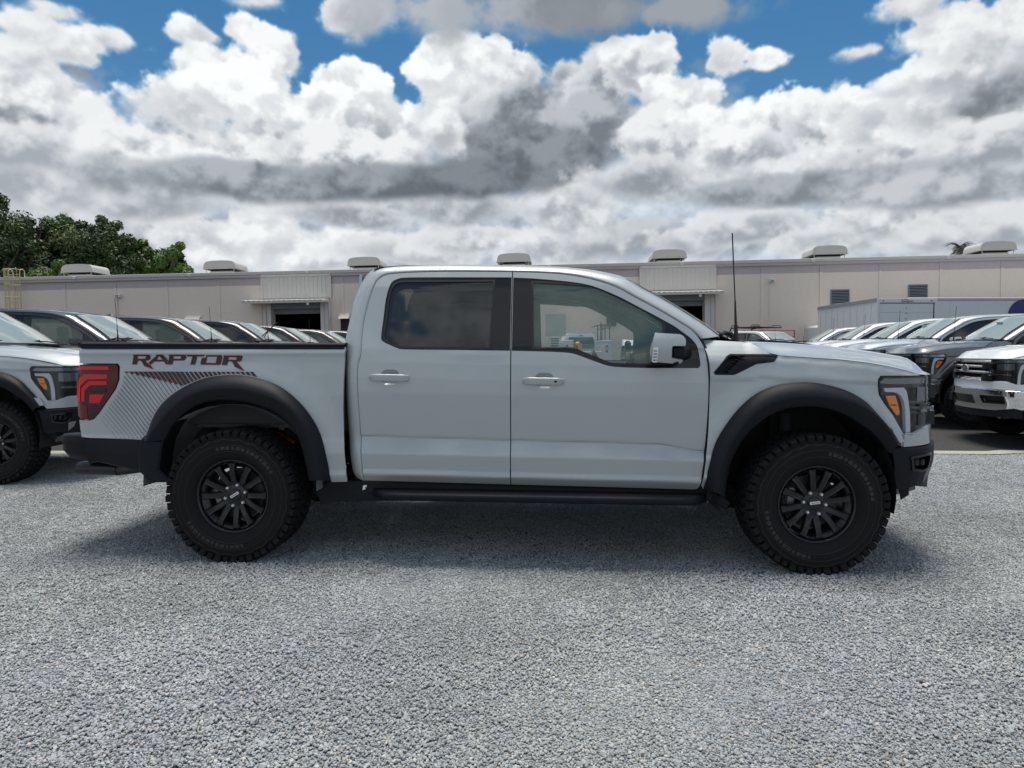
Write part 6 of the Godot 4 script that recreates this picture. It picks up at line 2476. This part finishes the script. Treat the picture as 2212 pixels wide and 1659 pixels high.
func yard_things():
	var white := mat(Color(.66, .69, .71), .45)
	var dark := mat(Color(.03, .032, .036), .6)
	var grey := mat(Color(.30, .31, .32), .6)
	# box truck body with its roll-up door
	var b := thing("box_truck", "white box truck with closed roll-up rear door beyond the light pickups", "box truck")
	b.position = Vector3(14.86, .21, -29.0)
	stretch("cargo_box", b, white, [[0, 2.42, .95, 3.33, -5.6, 0]], .02)
	stretch("corner_post", b, white, [[-.01, .09, .90, 3.34, -.02, .05], [2.33, 2.43, .90, 3.34, -.02, .05]], .01)
	stretch("header", b, white, [[.09, 2.33, 3.17, 3.34, -.02, .05]], .01)
	stretch("roof_edge", b, grey, [[-.02, 2.44, 3.335, 3.37, -5.6, .03]], .01)
	stretch("side_rail", b, grey, [[-.025, -.002, 3.22, 3.33, -5.6, -.03]], .004)
	for k in 9:
		stretch("side_rib", b, white, [[-.018, -.002, 1.0, 3.21, -.5 - k * .6, -.46 - k * .6]], .004)
	stretch("door_seal", b, dark, [[.09, .105, .95, 3.17, .0, .012], [2.29, 2.33, .95, 3.17, .0, .012], [.105, 2.29, 3.145, 3.17, .0, .012]])
	for k in 6:
		stretch("door_panel", b, white, [[.107, 2.288, .96 + k * .364, .96 + k * .364 + .358, .002, .018]], .005)
	for k in 3:
		stretch("hinge", b, grey, [[1.16, 1.22, 2.5 + k * .21, 2.56 + k * .21, .019, .03]], .004)
	for s in [.2, 2.16]:
		stretch("marker_lamp", b, M.red_deep, [[s, s + .06, 3.23, 3.27, .051, .06]], .004)
	stretch("under_ride_bar", b, dark, [[.1, 2.3, .45, .60, -.1, 0], [.4, .5, .5, .95, -5.0, -.05], [1.9, 2.0, .5, .95, -5.0, -.05]], .01)
	var tm := TextMesh.new()
	var sf := SystemFont.new()
	sf.font_names = PackedStringArray(["Droid Serif"])
	sf.font_weight = 700
	tm.font = sf
	tm.text = "Rockport"
	tm.font_size = 32
	tm.pixel_size = .0034
	tm.depth = .004
	var t := put("lettering", tm, mat(Color(.03, .06, .14), .5), b)
	t.position = Vector3(1.22, 3.235, .053)
	var g := G.new()
	g.xf = Transform3D(Basis.IDENTITY, Vector3(1.10, 3.315, .053))
	g.slab(pv([-.16, -.012, -.05, .012, .10, .012, .16, -.008, .06, -.016, -.04, -.006]), .004)
	put("logo", g.mesh(), mat(Color(.03, .06, .14), .5), b)
	for s in [.25, 2.17]:
		for z in [-1.4, -7.2]:
			g = G.new()
			g.xf = Transform3D(Basis(Vector3(0, 1, 0), PI / 2), Vector3(s, .46, z))
			g.lathe([Vector2(.0001, .14), Vector2(.25, .14), Vector2(.44, .15), Vector2(.46, .10), Vector2(.46, -.10), Vector2(.44, -.15), Vector2(.0001, -.15)], 28)
			put("wheel", g.mesh(), M.rubber, b)
	stretch("cab", b, white, [[.15, 2.27, .7, 2.5, -7.7, -5.75]], .12)
	stretch("windscreen", b, M.trim, [[.3, 2.12, 1.55, 2.3, -7.72, -7.69]], .01)
	# long trailer with a round blue mark
	var tr := thing("semi_trailer", "long white trailer with a dark blue disc on its side, against the warehouse", "trailer")
	tr.transform = Transform3D(Basis(Vector3(0, 1, 0), -.02), Vector3(17.6, .21, -31.6))
	stretch("trailer_body", tr, white, [[0, 15.0, 1.1, 3.55, -2.55, 0]], .02)
	stretch("top_rail", tr, white, [[-.02, 15.02, 3.50, 3.585, -.1, .035]], .012)
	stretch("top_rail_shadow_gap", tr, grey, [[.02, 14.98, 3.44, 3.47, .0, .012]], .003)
	for k in 12:
		stretch("panel_seam", tr, white, [[.6 + k * 1.22, .63 + k * 1.22, 1.1, 3.44, .001, .012]], .003)
	g = G.new()
	g.xf = Transform3D(Basis.IDENTITY, Vector3(5.05, 2.80, .016))
	g.lathe([Vector2(.70, -.01), Vector2(.70, .004), Vector2(.0001, .004)], 48, true)
	put("blue_disc", g.mesh(), mat(Color(.012, .035, .13), .45), tr)
	stretch("landing_gear", tr, dark, [[2.6, 2.8, .0, 1.1, -.5, -.35], [2.6, 2.8, .0, 1.1, -2.2, -2.05], [11.0, 14.0, .75, 1.1, -2.2, -.35]], .01)
	for x in [11.6, 12.9]:
		for z in [-.25, -2.3]:
			g = G.new()
			g.xf = Transform3D(Basis.IDENTITY, Vector3(x, .51, z))
			g.lathe([Vector2(.0001, .14), Vector2(.28, .14), Vector2(.48, .15), Vector2(.51, .10), Vector2(.51, -.10), Vector2(.48, -.15), Vector2(.0001, -.15)], 28)
			put("wheel", g.mesh(), M.rubber, tr)
	# service body truck seen through the cab, from behind
	var u := thing("service_truck", "white service body truck with a ladder rack, seen through the pickup's front window", "service truck")
	u.transform = Transform3D(Basis(Vector3(0, 1, 0), .02), Vector3(3.30, .21, -31.0))
	stretch("side_box", u, white, [[-1.05, -.62, .62, 1.69, -2.4, 0], [.62, 1.05, .62, 1.69, -2.4, 0]], .015)
	stretch("tailgate", u, white, [[-.615, .615, .80, 1.20, -.06, 0]], .012)
	stretch("gate_badge", u, grey, [[-.12, .14, 1.06, 1.13, .001, .01]])
	stretch("step_bumper", u, dark, [[-.95, .95, .50, .66, -.1, .18]], .015)
	stretch("bed_floor", u, dark, [[-.61, .61, .60, .66, -2.4, -.07]])
	for s in [-.90, .84]:
		stretch("tail_lamp", u, M.red_deep, [[s - .05, s + .05, 1.15, 1.50, .001, .02]], .01)
		stretch("tail_lamp_centre", u, M.white_print, [[s - .02, s + .02, 1.22, 1.40, .021, .026]], .004)
	g = G.new()
	var rows := []
	for z in [-2.45, -2.75, -3.9, -4.3]:
		var k := 1.0 if z < -2.5 else .97
		rows.append([Vector3(-.96, .6, z), Vector3(-.96, 1.30, z), Vector3(-.70 * k, 1.98, z - .12), Vector3(-.55 * k, 2.05, z - .14), Vector3(0, 2.07, z - .14), Vector3(.55 * k, 2.05, z - .14), Vector3(.70 * k, 1.98, z - .12), Vector3(.96, 1.30, z), Vector3(.96, .6, z)])
	g.grid(rows, Vector3(0, 1, 0))
	g.quad(rows[0][1], rows[0][7], rows[0][6], rows[0][2], Vector3(0, 0, 1))
	g.quad(rows[0][0], rows[0][8], rows[0][7], rows[0][1], Vector3(0, 0, 1))
	g.quad(rows[0][2], rows[0][6], rows[0][5], rows[0][3], Vector3(0, 0, 1))
	put("cab", g.mesh(), white, u)
	g = G.new()
	g.xf = Transform3D(Basis(Vector3(1, 0, 0), -.17), Vector3(0, 1.63, -2.475))
	g.slab(pv([-.68, -.30, .68, -.30, .57, .24, -.57, .24]), .01)
	put("rear_window", g.mesh(), mat(Color(.05, .075, .075), .1), u)
	stretch("third_brake_lamp", u, M.red_deep, [[-.10, .10, 1.935, 1.97, -2.53, -2.50]], .005)
	stretch("hood_and_fenders", u, white, [[-.96, .96, .6, 1.32, -5.7, -4.2]], .08)
	g = G.new()
	for z in [-.25, -1.6]:
		g.tube([Vector3(.66, 1.68, z), Vector3(.66, 2.38, z), Vector3(1.05, 2.38, z)], .025, 6)
		g.tube([Vector3(1.0, 1.68, z), Vector3(1.0, 2.38, z)], .025, 6)
		g.tube([Vector3(.62, 2.22, z), Vector3(1.02, 2.22, z)], .02, 6)
	for x in [.66, .66, 1.05]:
		g.tube([Vector3(x, 2.38, -.1), Vector3(x, 2.38, -3.6)], .022, 6)
	g.tube([Vector3(.60, 1.72, -.22), Vector3(.60, 2.48, -.22)], .02, 6)
	g.tube([Vector3(-1.0, 1.70, -.1), Vector3(1.04, 1.70, -.1)], .02, 6)
	put("ladder_rack", g.mesh(), dark, u)
	for m in [[-1, -1.7], [1, -1.7], [-1, -4.7], [1, -4.7]]:
		g = G.new()
		g.xf = Transform3D(Basis(Vector3(0, 1, 0), PI / 2), Vector3(m[0] * .86, .40, m[1]))
		g.lathe([Vector2(.0001, .12), Vector2(.24, .12), Vector2(.38, .13), Vector2(.40, .09), Vector2(.40, -.09), Vector2(.38, -.13), Vector2(.0001, -.13)], 24)
		put("wheel", g.mesh(), M.rubber, u)
	g = G.new()
	g.lathe([Vector2(.0001, -.20), Vector2(.19, -.20), Vector2(.20, .10), Vector2(.17, .16), Vector2(.08, .17), Vector2(.08, .23), Vector2(.0001, .23)], 20)
	g.xf = Transform3D.IDENTITY
	var jar := thing("water_cooler", "yellow drinks cooler in the bed of the white service truck", "cooler")
	var body := put("cooler_body", g.mesh(), mat(Color(.60, .40, .03), .45), jar)
	body.rotation.x = -PI / 2
	g = G.new()
	g.lathe([Vector2(.19, .0), Vector2(.205, .01), Vector2(.205, .05), Vector2(.15, .07), Vector2(.0001, .07)], 20)
	var lid := put("cooler_lid", g.mesh(), mat(Color(.35, .05, .03), .45), jar)
	lid.rotation.x = -PI / 2
	lid.position.y = .10
	jar.transform = u.transform * Transform3D(Basis.IDENTITY, Vector3(-.40, 1.40, -.35))
	stretch("jar_stand", u, dark, [[-.61, -.2, .66, 1.19, -.6, -.1]], .01)
	# striped air unit and generator beside it
	var ac := thing("wall_unit", "white slatted wall unit left of the service truck", "air unit")
	ac.position = Vector3(2.0, 1.5, -36.9)
	stretch("casing", ac, white, [[0, .46, 0, .66, -.2, 0]], .015)
	for k in 5:
		stretch("slat", ac, dark, [[.03, .43, .07 + k * .12, .12 + k * .12, .001, .03]], .005)
	# dark utility vehicle by the wall
	var s := thing("parked_suv", "dark grey utility vehicle with roof rails, just right of the aerial", "suv")
	s.transform = Transform3D(Basis(Vector3(0, 1, 0), .12), Vector3(9.75, .21, -33.5))
	g = G.new()
	rows = []
	for z in [[0.0, .92], [-.25, 1.0], [-3.2, 1.0], [-3.7, .94], [-4.9, .92]]:
		var top := 1.0 if z[0] > -3.7 else .95
		rows.append([Vector3(-.92 * z[1], .35, z[0]), Vector3(-.97 * z[1], .7, z[0]), Vector3(-.95 * z[1], 1.05 * top, z[0]), Vector3(0, 1.10 * top, z[0]), Vector3(.95 * z[1], 1.05 * top, z[0]), Vector3(.97 * z[1], .7, z[0]), Vector3(.92 * z[1], .35, z[0])])
	g.grid(rows, Vector3(0, 1, 0))
	g.quad(rows[0][0], rows[0][6], rows[0][4], rows[0][2], Vector3(0, 0, 1))
	var suvm := paint(Color(.02, .022, .026))
	put("body", g.mesh(), suvm, s)
	g = G.new()
	rows = []
	for z in [[-.05, 1.06, .92], [-.40, 1.70, .76], [-1.0, 1.76, .76], [-2.4, 1.75, .76], [-2.9, 1.66, .74], [-3.6, 1.08, .88]]:
		rows.append([Vector3(-.93, 1.04, z[0]), Vector3(-z[2], z[1] - .06, z[0]), Vector3(-z[2] + .12, z[1], z[0]), Vector3(z[2] - .12, z[1], z[0]), Vector3(z[2], z[1] - .06, z[0]), Vector3(.93, 1.04, z[0])])
	g.grid(rows, Vector3(0, 1, 0))
	put("upper_body", g.mesh(), suvm, s)
	g = G.new()
	g.xf = Transform3D(Basis(Vector3(1, 0, 0), -.50), Vector3(0, 1.40, -.20))
	g.slab(pv([-.78, -.28, .78, -.28, .66, .26, -.66, .26]), .01)
	put("rear_window", g.mesh(), mat(Color(.03, .04, .045), .08), s)
	g = G.new()
	for x in [-.66, .66]:
		g.tube([Vector3(x, 1.74, -.5), Vector3(x, 1.82, -.7), Vector3(x, 1.82, -2.3), Vector3(x, 1.74, -2.5)], .025, 6)
	put("roof_rail", g.mesh(), mat(Color(.5, .52, .54), .4, .6), s)
	for x in [-.80, .80]:
		stretch("tail_lamp", s, M.red_deep, [[x - .10, x + .10, .85, 1.02, -.02, .01]], .01)
	for m in [[-1, -.9], [1, -.9], [-1, -3.8], [1, -3.8]]:
		g = G.new()
		g.xf = Transform3D(Basis(Vector3(0, 1, 0), PI / 2), Vector3(m[0] * .84, .37, m[1]))
		g.lathe([Vector2(.0001, .11), Vector2(.23, .11), Vector2(.35, .12), Vector2(.37, .08), Vector2(.37, -.08), Vector2(.35, -.12), Vector2(.0001, -.12)], 24)
		put("wheel", g.mesh(), M.rubber, s)
	# red pipe railing by the wall
	var rl := thing("pipe_railing", "faded red pipe railing by the warehouse wall behind the roof rack truck", "railing")
	rl.position = Vector3(11.20, .21, -34.5)
	var redm := mat(Color(.36, .12, .09), .6)
	for x in [0.0, .30, 1.4, 2.5]:
		g = G.new()
		g.tube([Vector3(x, 0, 0), Vector3(x, 2.22, 0)], .03, 6)
		put("post", g.mesh(), redm, rl)
	for y in [2.22, 1.92, 1.4]:
		g = G.new()
		g.tube([Vector3(0, y, 0), Vector3(2.5, y, 0)], .026, 6)
		put("rail", g.mesh(), redm, rl)
